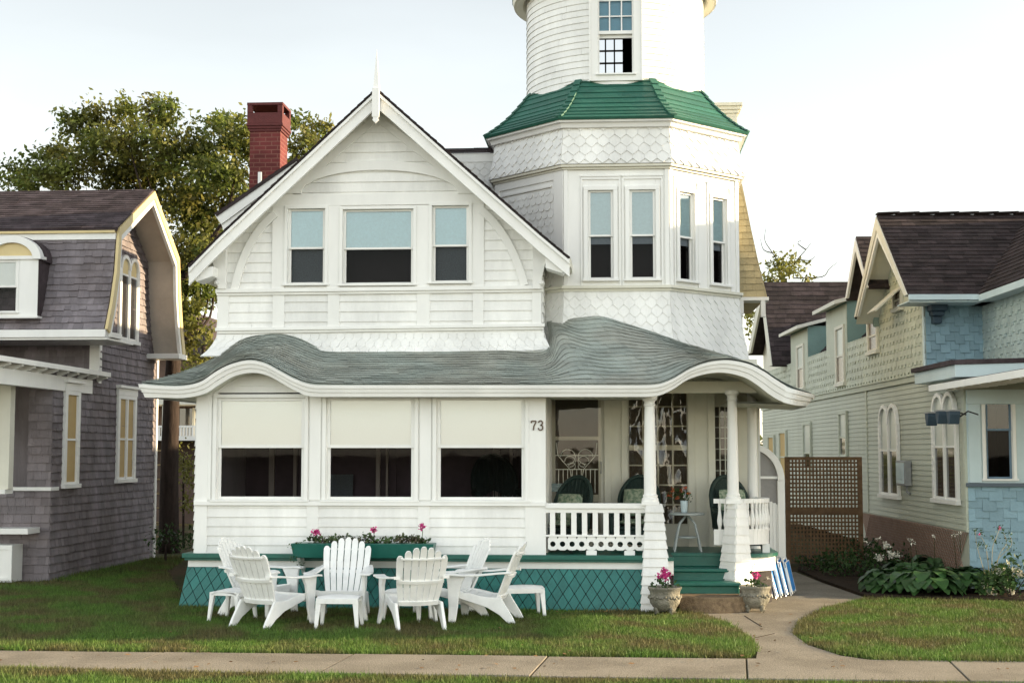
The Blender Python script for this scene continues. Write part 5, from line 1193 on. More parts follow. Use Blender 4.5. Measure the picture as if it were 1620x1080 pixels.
# electric meter box, flood lamps
u, z = rl(1437,748); p0 = rpt(u,.02,z)
eb = thing('meter_box', p0, 'pale grey meter box on the green clapboard wall between lancet windows', 'meter box')
m = MB().frame(p0, RU, RN); m.box(-.32, .3, 0, .12, -.22, .22); m.build('case', GREY, eb, .01)
m = MB().frame(p0, RU, RN); m.box(-.27, .25, .12, .13, -.18, .18); 
for k in range(2):
    for j in range(7): m.box(-.17+.2*k, -.06+.2*k, .13, .137, -.1+.03*j, -.09+.03*j)
m.build('louvred_door', BLUETRIM, eb)
m = MB().frame(p0, RU, RN); m.tube([m.pt(.2,.06,-.22), m.pt(.2,.06,-.32), m.pt(.25,.02,-.36)], .02, 6); m.build('conduit', GREY, eb)
for px, py, lb in ((1475,664,'leftmost of three dark blue flood lamps on the green wall'),(1492,661,'middle of three dark blue flood lamps on the green wall'),(1510,661,'rightmost of three dark blue flood lamps on the green wall')):
    u, z = rl(px, py, .35); p0 = rpt(u,.35,z)
    fl = thing('flood_lamp', p0, lb, 'lamp', 'flood lamps on the green wall')
    m = MB().frame(p0, RU, RN); m.pprism([(-.1,.1),(-.1,.05),(-.045,-.09),(.045,-.09),(.1,.05),(.1,.1)], -.06, .09); m.build('lamp_body', MATS['slate_blue_paint'], fl, .01)
    m = MB().frame(p0, RU, RN); m.tube([m.pt(0,-.08,.02), m.pt(0,-.2,.1), m.pt(0,-.35,.05)], .012, 6); m.build('bracket', BLACK, fl)
    m = MB().frame(p0, RU, RN); m.box(-.11, .11, -.07, .1, .1, .12); m.build('lamp_rim', GREY, fl)
# ================================================================ GROUND
def gpoly(pts, z=0): return [gr(x, y) + V((0,0,z)) for x, y in pts]
LAWN = mat('lawn_soil', (.05,.055,.02), .95, 0, (14,.4), (60,.9), .1, col2=(.085,.06,.032), n2=1.1)
m = MB(); m.add([(-700,-900,-.0),(700,-900,-.0),(700,900,-.0),(-700,900,-.0)], [(0,1,2,3)]); g_ = m.build('ground', LAWN); tag(g_, kind='structure')
# sidewalk slabs
a0, a1, b0, b1 = gr(0,1030), gr(1190,1043), gr(0,1056), gr(1190,1079)
sd_ = (a1-a0).normalized(); nn_ = V((sd_.y,-sd_.x,0)); wd_ = ((b0-a0).dot(nn_)+(b1-a1).dot(nn_))/2; S0 = a0
js = [(gr(x, 1042)-S0).dot(sd_) for x in (555, 866, 1183)]; sp = (js[2]-js[0])/2
m = MB()
for k in range(-6, 10):
    u0_, u1_ = js[1]+k*sp+.008, js[1]+(k+1)*sp-.008; sk = .10
    q = [S0+sd_*u0_, S0+sd_*(u0_-sk)+nn_*wd_, S0+sd_*(u1_-sk)+nn_*wd_, S0+sd_*u1_]; m.prism([p+V((0,0,-.05)) for p in q], (0,0,.062+.003*(k%3)))
sw_ = m.build('sidewalk', CONC, bevel=.006); tag(sw_, kind='structure')
pathpx = [(1092,966),(1150,985),(1188,1008),(1199,1028),(1196,1044),(1400,1048),(1330,1038),(1278,1021),(1254,1003),(1262,983),(1300,963),(1368,946),(1300,922),(1258,905),(1215,905),(1170,930),(1075,948)]
PP = gpoly(pathpx, .008); m = MB(); m.prism([p-V((0,0,.03)) for p in PP][::-1], (0,0,.033)); pt_ = m.build('path', CONC); tag(pt_, kind='structure')
m = MB(); 
for a, b in (((1178,975),(1205,992)),((1190,1044),(1405,1048)),((1225,1003),(1185,1012))): pa, pb = gr(*a), gr(*b); m.bar(pa+V((0,0,.012)), pb+V((0,0,.012)), .012, .004)
j_ = m.build('path_joints', SOIL); tag(j_, kind='structure')
bedpx = [(1262,903),(1300,920),(1368,944),(1620,952),(1760,958),(1760,880),(1600,870),(1380,868),(1270,878)]
m = MB(); m.prism([p-V((0,0,.05)) for p in gpoly(bedpx)][::-1], (0,0,.09)); bd_ = m.build('flower_bed', SOIL); tag(bd_, kind='structure')
# stone step at the foot of the stairs
x0, x1_ = X_(1073,-.2), X_(1178,-.2); K = 14
pts = [(x0,.2)]+[(x0+(x1_-x0)*k/K, -.02-.30*math.sin(math.pi*(.12+.76*k/K))**.8) for k in range(K+1)]+[(x1_,.3)]
m = MB(); m.prism([V((a,b,0)) for a, b in pts], (0,0,.215)); ss = m.build('stone_step', STEPST, bevel=.02)
tag(ss, 'curved brown stone step at the foot of the green porch stairs', 'step')
# ================================================================ GRASS
def inpoly(P, poly):
    x, y = P[:,0], P[:,1]; c = np.zeros(len(P), bool); n = len(poly)
    for i in range(n):
        x0, y0 = poly[i][0], poly[i][1]; x1, y1 = poly[(i+1)%n][0], poly[(i+1)%n][1]
        if abs(y1-y0) < 1e-9: continue
        k = ((y0 > y) != (y1 > y)) & (x < (x1-x0)*(y-y0)/(y1-y0)+x0); c ^= k
    return c
def wave(x, y): return (np.sin(x*1.7+np.sin(y*2.3)*1.3)+np.sin(y*3.1+x*.6)+np.sin(x*4.3-y*2.2+1)*.6)/2.6
def grass(poly, dens, h, seedl=0, z0=.0):
    Q = np.array([(p.x,p.y) for p in poly]); lo, hi = Q.min(0), Q.max(0); n = int(dens*(hi-lo).prod()); P = rng.random((n,2))*(hi-lo)+lo
    P = P[inpoly(P, Q)]; n = len(P); P = P+rng.normal(size=P.shape)*.028; wv = wave(P[:,0], P[:,1])
    hh = h*(.5+.8*rng.random(n)+1.0*rng.random(n)**8)*(1+.25*wv); a = rng.random(n)*2*np.pi; w_ = .0035+.0035*rng.random(n); ln = hh*(.1+.55*rng.random(n)); b = rng.random(n)*2*np.pi
    v = np.zeros((n,3,3)); v[:,0,:2] = P+np.stack([np.cos(a),np.sin(a)],1)*w_[:,None]; v[:,1,:2] = P-np.stack([np.cos(a),np.sin(a)],1)*w_[:,None]
    v[:,2,:2] = P+np.stack([np.cos(b),np.sin(b)],1)*ln[:,None]; v[:,2,2] = hh; v[:,:,2] += z0
    return v.reshape(-1,3), rng.random(n)
GRASS = mat('grass_blade', (.10,.18,.03), .6, .5, (3,.3), (20,0), .3, col2=(.125,.115,.042), n2=1.15, trans=.25)
Lp = gpoly([(-120,1028),(0,1029),(1170,1041),(1188,1038),(1196,1028),(1186,1009),(1148,986),(1090,967),(1010,963),(290,955),(262,905),(60,930),(-120,950)])
Rp = gpoly([(1400,1046),(1332,1036),(1281,1020),(1257,1002),(1265,984),(1302,964),(1368,948),(1620,955),(1760,960),(1760,1052)])
Np = gpoly([(-150,1053),(600,1070),(1190,1082),(1900,1086),(1900,1180),(-150,1180)])
Bk = gpoly([(262,905),(60,930),(-120,950),(-120,925),(60,921),(243,884),(300,880)])
for poly, dn, h, nm in ((Lp,7000,.044,'lawn_grass'),(Rp,7000,.044,'lawn_grass'),(Np,6000,.042,'verge_grass'),(Bk,1600,.06,'lawn_grass')):
    v, vr = grass(poly, dn, h); o = npmesh(nm, v, np.arange(len(v)).reshape(-1,3), GRASS, var=vr); tag(o, kind='stuff')
# dry leaves strewn over lawn and pavement
n = 420; P = np.stack([rng.random(n)*14-9, rng.random(n)*5.2-5.4], 1); P = P[P[:,1] < -.3]; n = len(P); a = rng.random(n)*6.28; s_ = .018+.022*rng.random(n)
v = np.zeros((n,4,3)); 
for k in range(4): v[:,k,0] = P[:,0]+s_*np.cos(a+k*1.57)*(1 if k%2 else .6); v[:,k,1] = P[:,1]+s_*np.sin(a+k*1.57)*(1 if k%2 else .6); v[:,k,2] = .024+.015*rng.random(n)
o = npmesh('fallen_leaves', v.reshape(-1,3), np.arange(4*n).reshape(-1,4), mat('dry_leaf', (.16,.085,.03), .8, .5), var=rng.random(n)); tag(o, kind='stuff')
# ================================================================ FOLIAGE
def cloud(cents, n_per, size, squash=.8, sub=7, spread=.42, lw=.5, droop=.2):
    vs = []; 
    for (c, r_) in cents:
        n = int(n_per*r_*r_); 
        if n < 4: continue
        d = rng.normal(size=(sub,3)); d /= np.linalg.norm(d,axis=1)[:,None]; sc = np.array(c)+d*r_*np.array([1,1,squash])*(.35+.6*rng.random((sub,1)))
        k = rng.integers(0, sub, n); e = rng.normal(size=(n,3))*r_*spread*np.array([1,1,.75]); p = sc[k]+e*.75
        ax = rng.normal(size=(n,3)); ax[:,2] -= droop*2; ax /= np.linalg.norm(ax,axis=1)[:,None]
        up = rng.normal(size=(n,3)); sd = np.cross(ax, up); sd /= np.linalg.norm(sd,axis=1)[:,None]; nr = np.cross(ax, sd)
        s = (size*(.6+.8*rng.random(n)))[:,None]
        v = np.stack([p, p+ax*s*.5+sd*s*lw*.5+nr*s*.07, p+ax*s, p+ax*s*.5-sd*s*lw*.5+nr*s*.07], 1); vs.append(v.reshape(-1,3))
    return np.concatenate(vs)
def foliage(name, cents, n_per, size, mt, parent=None, **k):
    v = cloud(cents, n_per, size, **k); n = len(v)//4; return npmesh(name, v, np.arange(len(v)).reshape(-1,4), mt, parent, rng.random(n))
def atD(px, py, D): return CAM+ray(px, py)*(D/FOC)
def limb(m, pts, r0, r1):
    n = len(pts); m.tube(catmull(pts, 4), [r0+(r1-r0)*i/(4*(n-1)) for i in range(4*(n-1)+1)], 8)
# big tree behind the grey house
tp = [(28,282,30),(62,262,32),(52,300,24),(100,280,38),(98,240,30),(128,200,32),(160,182,30),(196,168,20),(150,235,42),(200,212,42),(248,190,36),(262,168,18),(225,255,46),(178,285,42),(282,232,44),(300,275,46),(330,218,38),(352,192,24),(376,208,30),(385,245,32),(340,262,42),(372,300,42),(320,330,46),(280,330,40),(300,395,44),(345,365,40),(312,445,36),(340,420,26),(296,485,24),(385,340,22),(235,290,40),(474,195,20),(500,205,20),(480,232,26),(517,197,12),(470,262,22),(430,280,30),(345,150,0),(190,150,0),(330,470,20),(325,400,34),(335,430,26),(305,515,18),(300,540,14),(318,452,24)]
bt = atD(267, 883, 29.5); bt.z = 0
TR = thing('maple_tree', bt, 'large tree with golden green leaves rising behind the grey house', 'tree', 'trees behind the houses')
cents = []
for x, y, r_ in tp:
    if r_: p = atD(x, y, 29.5+random.uniform(-1.2,1.6)); cents.append((tuple(p), r_*29.5/FOC*1.12))
m = MB(); fork = atD(275, 560, 29.5); f2 = atD(290, 440, 29.4)
limb(m, [bt, atD(268,740,29.5), fork, f2], .23, .12)
for i, (c, r_) in enumerate(cents):
    if i % 3 == 0:
        c = V(c); st = f2 if c.z > f2.z+.5 else fork; mid = st*.45+c*.55+V((random.uniform(-.3,.3),random.uniform(-.3,.3),-.25)); limb(m, [st, st*.75+mid*.25+V((0,0,.1)), mid, c], .06, .01)
m.build('trunk', BARK, TR, smooth=True)
foliage('crown', cents, 2900, .115, LEAF, TR, sub=12, spread=.36)
# paler tree farther back
c2 = [(322,545,20),(312,585,20),(335,580,18),(300,560,18),(330,520,12),(345,565,12)]
b2 = atD(322, 860, 36); b2.z = 0
T2 = thing('maple_tree', b2, 'smaller sunlit yellow green tree beyond the gap beside the grey house', 'tree', 'trees behind the houses')
cc = [(tuple(atD(x,y,36+random.uniform(-.5,.5))), r_*36/FOC*1.2) for x, y, r_ in c2]
m = MB(); limb(m, [b2, b2+V((0.05,0,2)), V(cc[0][0])], .12, .05); m.build('trunk', BARK, T2); foliage('crown', cc, 1100, .13, LEAFY, T2)
# tree behind the roofs on the right, with bare twigs
c3 = [(1225,418,16),(1245,408,18),(1262,425,14),(1240,435,18),(1215,435,14),(1280,440,10),(1195,500,16),(1190,530,16)]
b3 = atD(1235, 800, 52); b3.z = 0
T3 = thing('maple_tree', b3, 'sunlit tree with bare twigs above the dark roofs on the right', 'tree', 'trees behind the houses')
cc = [(tuple(atD(x,y,52+random.uniform(-1,1))), r_*52/FOC*1.2) for x, y, r_ in c3]
m = MB(); hub = atD(1240, 440, 52); limb(m, [b3, b3*.5+hub*.5, hub], .3, .12)
for q in ([(1240,440),(1262,410),(1275,395),(1283,384)],[(1262,410),(1280,412),(1290,405)],[(1240,430),(1222,400),(1210,380),(1212,360)],[(1222,400),(1208,395),(1203,378)],[(1255,440),(1300,438),(1312,425),(1325,415)],[(1275,395),(1262,385),(1268,380)]):
    limb(m, [atD(x,y,52) for x, y in q], .025, .006)
m.build('trunk', BARK, T3); foliage('crown', cc, 620, .17, LEAFY, T3)
# sunlit shrub and dark shrub in the left gap
for (lst, D, lb, mt, sz) in (([(290,720,20),(300,760,22),(292,800,18),(306,735,14)],31,'sunlit golden shrub in the gap left of the white house',LEAFY,.09),([(262,845,20),(290,850,20),(305,835,16),(245,860,12)],27,'dark low shrub at the foot of the tree trunk',LEAFD,.08)):
    g0 = gr(lst[0][0], 715+2.08*FOC/D); th = thing('shrub', g0, lb, 'shrub', 'shrubs in the left gap')
    foliage('leaves', [(tuple(atD(x,y,D+random.uniform(-.3,.3))), r_*D/FOC*1.2) for x, y, r_ in lst], 1300, sz, mt, th)
    m = MB(); 
    limb(m, [g0, V(atD(lst[0][0],lst[0][1]+30,D)), V(atD(lst[0][0],lst[0][1],D))], .03, .015); m.build('stem', BARK, th)
# house with a balcony far behind the gap
HB = thing('brown_house', atD(290,850,40)*1.0, 'brown house with a white balustraded balcony seen through the left gap', 'house')
Yh = 22.0
BRN = mat('brown_boards', (.10,.065,.05), .8, 0, (3,.3), (20,.2))
a, b = X_(205,Yh), X_(345,Yh)
m = MB().frame((0,Yh,0)); m.box(a, b, -4, 0, 0, Z_(560,Yh,290)); m.build('wall', BRN, HB)
m = MB().frame((0,Yh,0)); m.box(a, b, .0, 1.2, Z_(697,Yh,290), Z_(690,Yh,290)); m.box(a, b, 1.15, 1.2, Z_(677,Yh,290), Z_(674,Yh,290)); m.build('balcony', TRIM, HB)
m = MB().frame((0,Yh,0)); 
for k in range(30): x = a+(b-a)*k/30; m.box(x, x+.05, 1.14, 1.19, Z_(690,Yh,290)+.002, Z_(677,Yh,290)-.002)
bl0 = m.build('balusters', TRIM, HB)
m = MB().frame((0,Yh,0)); m.box(X_(276,Yh), X_(281,Yh), 1.1, 1.2, Z_(690,Yh,290), Z_(640,Yh,290)); m.box(X_(305,Yh), X_(309,Yh), .02, .1, Z_(690,Yh,290), Z_(645,Yh,290)); m.box(a, b, .0, 1.3, Z_(642,Yh,290), Z_(634,Yh,290)); m.build('balcony_posts', CREAM, HB)
m = MB().frame((0,Yh,0)); m.box(X_(284,Yh), X_(304,Yh), 0, .03, Z_(690,Yh,290), Z_(646,Yh,290)); m.build('door', DGLASS, HB)
m = MB().frame((0,Yh,0)); m.pprism([(a-.4,Z_(562,Yh,290)),(b+.4,Z_(562,Yh,290)),((a+b)/2,Z_(500,Yh,290)+.3)], -4.4, .4); m.build('roof', BROWNR, HB)
# pale trellis post in the gap
m = MB(); p0, p1 = at(253,690,10.5), at(253,820,10.5); 
for dx in (-.1,.06): m.box(p0.x+dx, p0.x+dx+.04, -10.5, -10.46, 0, p0.z)
for k in range(7): m.box(p0.x-.1, p0.x+.1, -10.46, -10.44, .3+k*.3, .33+k*.3)
tr_ = m.build('trellis', YELLOW); tag(tr_, 'narrow sunlit trellis in the gap behind the grey house', 'trellis')
# far trees closing the view
cc = []
for k in range(60):
    x = -70+2.6*k+random.uniform(-1,1); cc.append(((x, 75+random.uniform(-5,5), random.uniform(.5,3.5)), random.uniform(1.8,3.2)))
ft = foliage('distant_trees', cc, 90, .5, LEAF); tag(ft, kind='stuff')
# ================================================================ GARDEN ON THE RIGHT
def hosta(g, s, n, label):
    th = thing('hosta', g, label, 'plant', 'hostas in the flower bed')
    vs, fs = [], []
    for i in range(n):
        a = random.random()*2*math.pi; el = random.uniform(.15,1.25); L_ = s*random.uniform(.75,1.1); lf = s*random.uniform(.42,.6); wd = lf*.36
        h0 = V((math.cos(a), math.sin(a), 0)); base = g+h0*random.uniform(0,.08); tip0 = base+h0*L_*.6*math.cos(el)+V((0,0,L_*.55*math.sin(el)+.06))
        sdv = V((-h0.y, h0.x, 0)); pts = []
        for k in range(6):
            t = k/5; ang = el*.6-1.5*t; c_ = tip0+h0*lf*t*math.cos(.2+t*.5)+V((0,0,lf*(.28*t-.62*t*t))); ww = wd*math.sin(math.pi*min(.97,t*.86+.1))**.8
            pts.append((c_-sdv*ww+V((0,0,.12*ww)), c_-V((0,0,.05*wd)), c_+sdv*ww+V((0,0,.12*ww))))
        b_ = len(vs)
        for p in pts: vs += [tuple(q) for q in p]
        for k in range(5): fs += [(b_+3*k,b_+3*k+1,b_+3*k+4,b_+3*k+3),(b_+3*k+1,b_+3*k+2,b_+3*k+5,b_+3*k+4)]
    o = npmesh('leaves', np.array(vs), np.array(fs), HOSTA, th, np.repeat(rng.random(n), 10)); o.data.shade_smooth(); return th
hl = ['hosta at the left end of the flower bed beside the path','broad hosta with arching leaves left of centre in the bed','large hosta in the middle of the bed nearest the lawn','hosta behind the large one, against the pale green wall','hosta with drooping leaves right of the large one','hosta just left of the white flowered bush']
for (px, py, s), lb in zip(((1410,938,.42),(1440,925,.45),(1462,942,.5),(1485,918,.5),(1515,940,.48),(1555,938,.45)), hl): hosta(gr(px,py)+V((0,0,.03)), s*1.15, 120, lb)
def bush(px, py, rads, lb, fl=None, name='shrub', cat='shrub', n=2200, mt=LEAFD, sz=.07):
    g0 = gr(px, py); th = thing(name, g0, lb, cat); cs = [((g0.x+dx, g0.y+dy, dz_), r_) for dx, dy, dz_, r_ in rads]
    foliage('leaves', cs, n, sz, mt, th, droop=0, squash=.9)
    m = MB()
    for c, r_ in cs[:4]: limb(m, [g0, g0*.5+V(c)*.5, V(c)], .012, .006)
    m.build('stems', BARK, th); return th, cs
def heads(th, spots, r_, mt, name='flower_head', n=60):
    for c in spots:
        v = cloud([(c, r_)], n/(r_*r_), r_*.5, sub=12, spread=.25, lw=.9, droop=0); npmesh(name, v, np.arange(len(v)).reshape(-1,4), mt, th, rng.random(len(v)//4))
th, cs = bush(1600, 948, [(-.15,0,.25,.28),(.2,0,.3,.3),(.5,.1,.3,.3),(0,.2,.4,.25),(-.3,.1,.15,.2)], 'white flowering hydrangea bush at the right edge of the bed')
heads(th, [tuple(atD(x,y,20.4)) for x, y in ((1584,904),(1606,902),(1612,908),(1560,928),(1566,935),(1598,936),(1572,944))], .07, WPETAL)
th, cs = bush(1405, 905, [(0,0,.35,.28),(.2,.1,.2,.25),(-.2,0,.2,.25)], 'white flowering hydrangea bush behind the left hostas')
heads(th, [tuple(atD(x,y,22.3)) for x, y in ((1403,863),(1407,877),(1418,877),(1390,881))], .065, WPETAL)
bush(1300, 905, [(0,0,.18,.25),(.3,.1,.2,.28),(-.25,-.1,.12,.2)], 'dark ground shrub where the path meets the lattice')
bush(1350, 915, [(0,0,.2,.28),(.3,-.1,.2,.28),(-.3,.1,.15,.25)], 'dark leafy shrub between the path and the hostas')
bush(1345, 895, [(0,0,.25,.3),(.35,.1,.3,.3),(-.3,.1,.2,.3)], 'dark shrub in front of the brown lattice screen')
# rambling rose and pale flower spikes
g0 = gr(1568, 940); th = thing('rose_bush', g0, 'thin rambling rose with bare stems against the blue shingled bay', 'rose')
m = MB(); tips = []
for q in ([(1566,930),(1562,880),(1558,860),(1550,845)],[(1568,930),(1570,870),(1576,850),(1582,835)],[(1566,930),(1553,890),(1545,860),(1543,838)],[(1568,930),(1580,880),(1592,860),(1588,842)],[(1568,930),(1575,890),(1600,862),(1596,845)]):
    pts = [atD(x,y,20.6+random.uniform(-.1,.1)) for x, y in q]; pts[0] = g0; limb(m, pts, .005, .002); tips += pts[2:]
m.build('stems', TAN, th); foliage('leaves', [(tuple(p), .08) for p in tips], 2500, .04, LEAFD, th, sub=4); heads(th, [tuple(tips[1]),tuple(tips[3])], .035, PINK, n=20)
g0 = gr(1470, 925); th = thing('flower_spikes', g0, 'slender stalks of pale lilac flowers rising above the hostas', 'flowers')
m = MB(); sp_ = []
for px, py in ((1390,852),(1440,852),(1446,858),(1478,848),(1508,845),(1518,842),(1372,858)):
    D = 21.2; b = gr(px+random.uniform(-12,12), 925); t = atD(px, py, D); limb(m, [b, b*.4+t*.6+V((0,0,.1)), t], .005, .003); sp_.append(tuple(t))
m.build('stalks', LEAFD, th); heads(th, sp_, .045, WPETAL, n=16)
# brown lattice screen
Yl = 7.7; a, b = X_(1246,Yl,800), X_(1361,Yl,800); zt_, zb_ = Z_(724,Yl,1300), 0
LS = thing('lattice_screen', ((a+b)/2, Yl, 0), 'tall dark brown lattice screen between the white and the green houses', 'lattice screen')
zm_ = Z_(808,Yl,1300)
for z0, z1 in ((.05,zm_-.04),(zm_+.04,zt_)):
    m = MB().frame((0,Yl,0)); nx = 21
    for k in range(nx): x = a+.02+(b-a-.07)*k/(nx-1); m.box(x, x+.032, .012, .022, z0, z1)
    nz = int((z1-z0)/.075)
    for k in range(nz+1): z = z0+(z1-z0-.03)*k/nz; m.box(a, b, .0, .010, z, z+.032)
    m.build('lattice_panel', LATT, LS)
m = MB().frame((0,Yl,0)); m.box(a-.04, a+.03, -.04, .04, 0, zt_+.02); m.box(b-.03, b+.04, -.04, .04, 0, zt_+.02); m.box(a+.03, b-.03, -.03, .03, zm_-.04, zm_+.04); m.box(a+.03, b-.03, -.03, .03, zt_-.04, zt_+.02); m.build('frame', LATT, LS)
# arched enclosure beside the porch
Ya = 3.1
def ax2(px, py): return xz(px, py, Ya)
OS = thing('arched_screen', (ax2(1220,800)[0], Ya, 0), 'grey and white quarter arched screen just right of the porch', 'screen')
m = MB().frame((0,Ya,0)); c0 = ax2(1190,760); ro = ax2(1241,760)[0]-c0[0]; rz = ax2(1190,702)[1]-c0[1]
A_ = [(c0[0]+ro*math.cos(R(t)), c0[1]+rz*math.sin(R(t))) for t in range(0,91,9)]; B_ = [(c0[0]+(ro-.1)*math.cos(R(t)), c0[1]+(rz-.09)*math.sin(R(t))) for t in range(0,91,9)]
m.strip(B_, A_, -.05, .05); m.box(c0[0]+ro-.11, c0[0]+ro, -.05, .045, 0, c0[1]); m.build('rim', TRIM, OS, .004)
m = MB().frame((0,Ya,0)); m.pprism([(c0[0]-.3,.0),(c0[0]+ro-.1,0),(c0[0]+ro-.1,c0[1])]+B_[1:]+[(c0[0]-.3,c0[1]+rz-.09)], -.04, -.01); m.build('panel', mat('grey_boards', (.30,.29,.28), .7, 0, (4,.15), (20,.2)), OS)
m = MB().frame((0,Ya,0)); a = ax2(1217,800)[0]; 
for k in range(3): m.box(a+.05*k, a+.05*k+.046, .0, .025, .05, ax2(1220,795)[1]+.02*(1-k)); 
m.box(c0[0]-.2, c0[0]+ro-.1, -.01, .03, ax2(1220,757)[1], ax2(1220,753)[1]); m.build('gate_boards', TRIM, OS)

# ================================================================ LAWN CHAIRS
def adirondack(label):
    th = thing('adirondack_chair', (0,0,0), label, 'chair', 'white plastic adirondack chairs on the lawn')
    bd = V((0,-.40,.915)).normalized(); bn = V((0,.915,.40)).normalized(); B0 = V((0,-.20,.28))
    def BP(x, t, n): return B0+bd*t+V((x,0,0))+bn*(n+.35*x*x)
    m = MB(); L_ = [.60,.665,.705,.72,.705,.665,.60]
    for i in range(7):
        j = i-3; f = lambda t: (j*.066)*(1+.28*math.sin(min(1,t/.72)*math.pi*.62)); hw_ = lambda t: .0285*(1+.28*math.sin(min(1,t/.72)*math.pi*.62))
        ts = [0,.12,.24,.36,.48,L_[i]-.04]; A_, B_ = [], []
        for t in ts: A_.append((f(t)-hw_(t),t)); B_.append((f(t)+hw_(t),t))
        for a in (50,75): q = L_[i]-.04+.04*math.sin(R(a)); A_.append((f(q)-hw_(q)*math.cos(R(a)),q)); B_.append((f(q)+hw_(q)*math.cos(R(a)),q))
        n = len(A_); vs = [BP(x,t,.012) for x,t in A_]+[BP(x,t,.012) for x,t in B_]+[BP(x,t,-.008) for x,t in A_]+[BP(x,t,-.008) for x,t in B_]
        fs = []
        for k in range(n-1): fs += [(k,n+k,n+k+1,k+1),(2*n+k,2*n+k+1,3*n+k+1,3*n+k),(k,k+1,2*n+k+1,2*n+k),(n+k,3*n+k,3*n+k+1,n+k+1)]
        fs += [(n-1,2*n-1,4*n-1,3*n-1),(0,2*n,3*n,n)]; m.add(vs, fs)
    for t0, t1 in ((.0,.05),(.27,.305),(.56,.58)):
        w0 = .232*(1+.28*math.sin(t0/.72*math.pi*.62))*(.97 if t0 < .5 else .84)
        for k in range(8):
            xa, xb = -w0+2*w0*k/8, -w0+2*w0*(k+1)/8
            m.hexa([BP(xa,t0,-.028), BP(xb,t0,-.028), BP(xb,t0,-.007), BP(xa,t0,-.007), BP(xa,t1,-.028), BP(xb,t1,-.028), BP(xb,t1,-.007), BP(xa,t1,-.007)])
    m.build('backrest', PLASTIC, th)
    m = MB()
    for k in range(6):
        t0, t1 = k/6+.012, (k+1)/6
        def S(x, t, n): z = .285+.10*t-.045*math.sin(math.pi*t*.9)-(.05*max(0,t-.85)/.15); return V((x, -.21+.50*t, z+n+.25*x*x))
        for q in range(4):
            xa, xb = -.25+.5*q/4, -.25+.5*(q+1)/4
            m.hexa([S(xa,t0,-.018), S(xb,t0,-.018), S(xb,t1,-.018), S(xa,t1,-.018), S(xa,t0,0), S(xb,t0,0), S(xb,t1,0), S(xa,t1,0)])
    m.box(-.25, .25, -.30, -.275, .27, .36); m.build('seat', PLASTIC, th)
    for sx in (-1,1):
        m = MB(); pts = [(.29,.37),(.29,.30),(.12,.25),(-.08,.19),(-.22,.11),(-.34,0),(-.42,0),(-.37,.10),(-.28,.24),(-.24,.31),(-.05,.31),(.12,.35)]
        m.prism([V((sx*.262-.018, y, z)) for y, z in pts][::-1], (.036,0,0)); m.build('rear_leg', PLASTIC, th, .008)
        m = MB(); prof_l = [(.56,.17,.40,.285,.325),(.46,.22,.385,.29,.33),(.34,.25,.38,.285,.325),(.2,.26,.37,.29,.325),(0,.285,.365,.325,.36)]
        g = []
        for z, y0, y1, xa, xb in prof_l: g.append([V((sx*xa,y0,z)), V((sx*xb,y0,z)), V((sx*xb,y1,z)), V((sx*xa,y1,z))])
        vs = [p for r_ in g for p in r_]; fs = [(4*i+k, 4*i+(k+1)%4, 4*i+4+(k+1)%4, 4*i+4+k) for i in range(4) for k in range(4)]+[(0,1,2,3),(16,17,18,19)]
        if sx > 0: fs = [f[::-1] for f in fs]
        m.add(vs, fs); m.build('front_leg', PLASTIC, th, .008)
        m = MB(); arm = [(-.37,.585,.25,.31),(-.2,.575,.26,.345),(.0,.555,.27,.375),(.2,.55,.27,.395),(.36,.56,.265,.40),(.43,.55,.28,.385)]
        vs = []
        for y, z, xa, xb in arm: vs += [V((sx*xa,y,z)), V((sx*xb,y,z)), V((sx*xb,y,z+.022)), V((sx*xa,y,z+.022))]
        n = len(arm); fs = [(4*i+k, 4*i+(k+1)%4, 4*i+4+(k+1)%4, 4*i+4+k) for i in range(n-1) for k in range(4)]+[(0,1,2,3),(4*n-4,4*n-3,4*n-2,4*n-1)]
        m.add(vs, fs); m.build('arm', PLASTIC, th, .006)
    return th
def face(o, px, Y, fx, fy, z=0): g = V((X_(px, Y, 960), Y, 0)); o.location = (g.x, g.y, z); o.rotation_euler = (0,0,math.atan2(-fx, fy))
spec = [((408,-.85),(1,-.25),'white adirondack chair at the far left facing right, its scalloped back behind another chair'),
        ((430,-1.95),(.50,.86),'nearest left white adirondack chair, seen from behind'),
        ((541,-1.2),(.03,-1),'white adirondack chair facing the camera behind the low stool'),
        ((655,-2.0),(-.36,.93),'nearest right white adirondack chair, seen from behind with its back to the street'),
        ((712,-.85),(-1,-.45),'white adirondack chair half hidden behind the nearest right one'),
        ((768,-1.3),(-1,.12),'white adirondack chair in full profile at the right of the circle')]
c0_ = None
for g, f, lb in spec:
    if c0_ is None: c0_ = adirondack(lb); o = c0_
    else: o = copy_tree(c0_); o['label'] = lb
    face(o, g[0], g[1], *f); o.scale = (1.05,1.05,1.05)
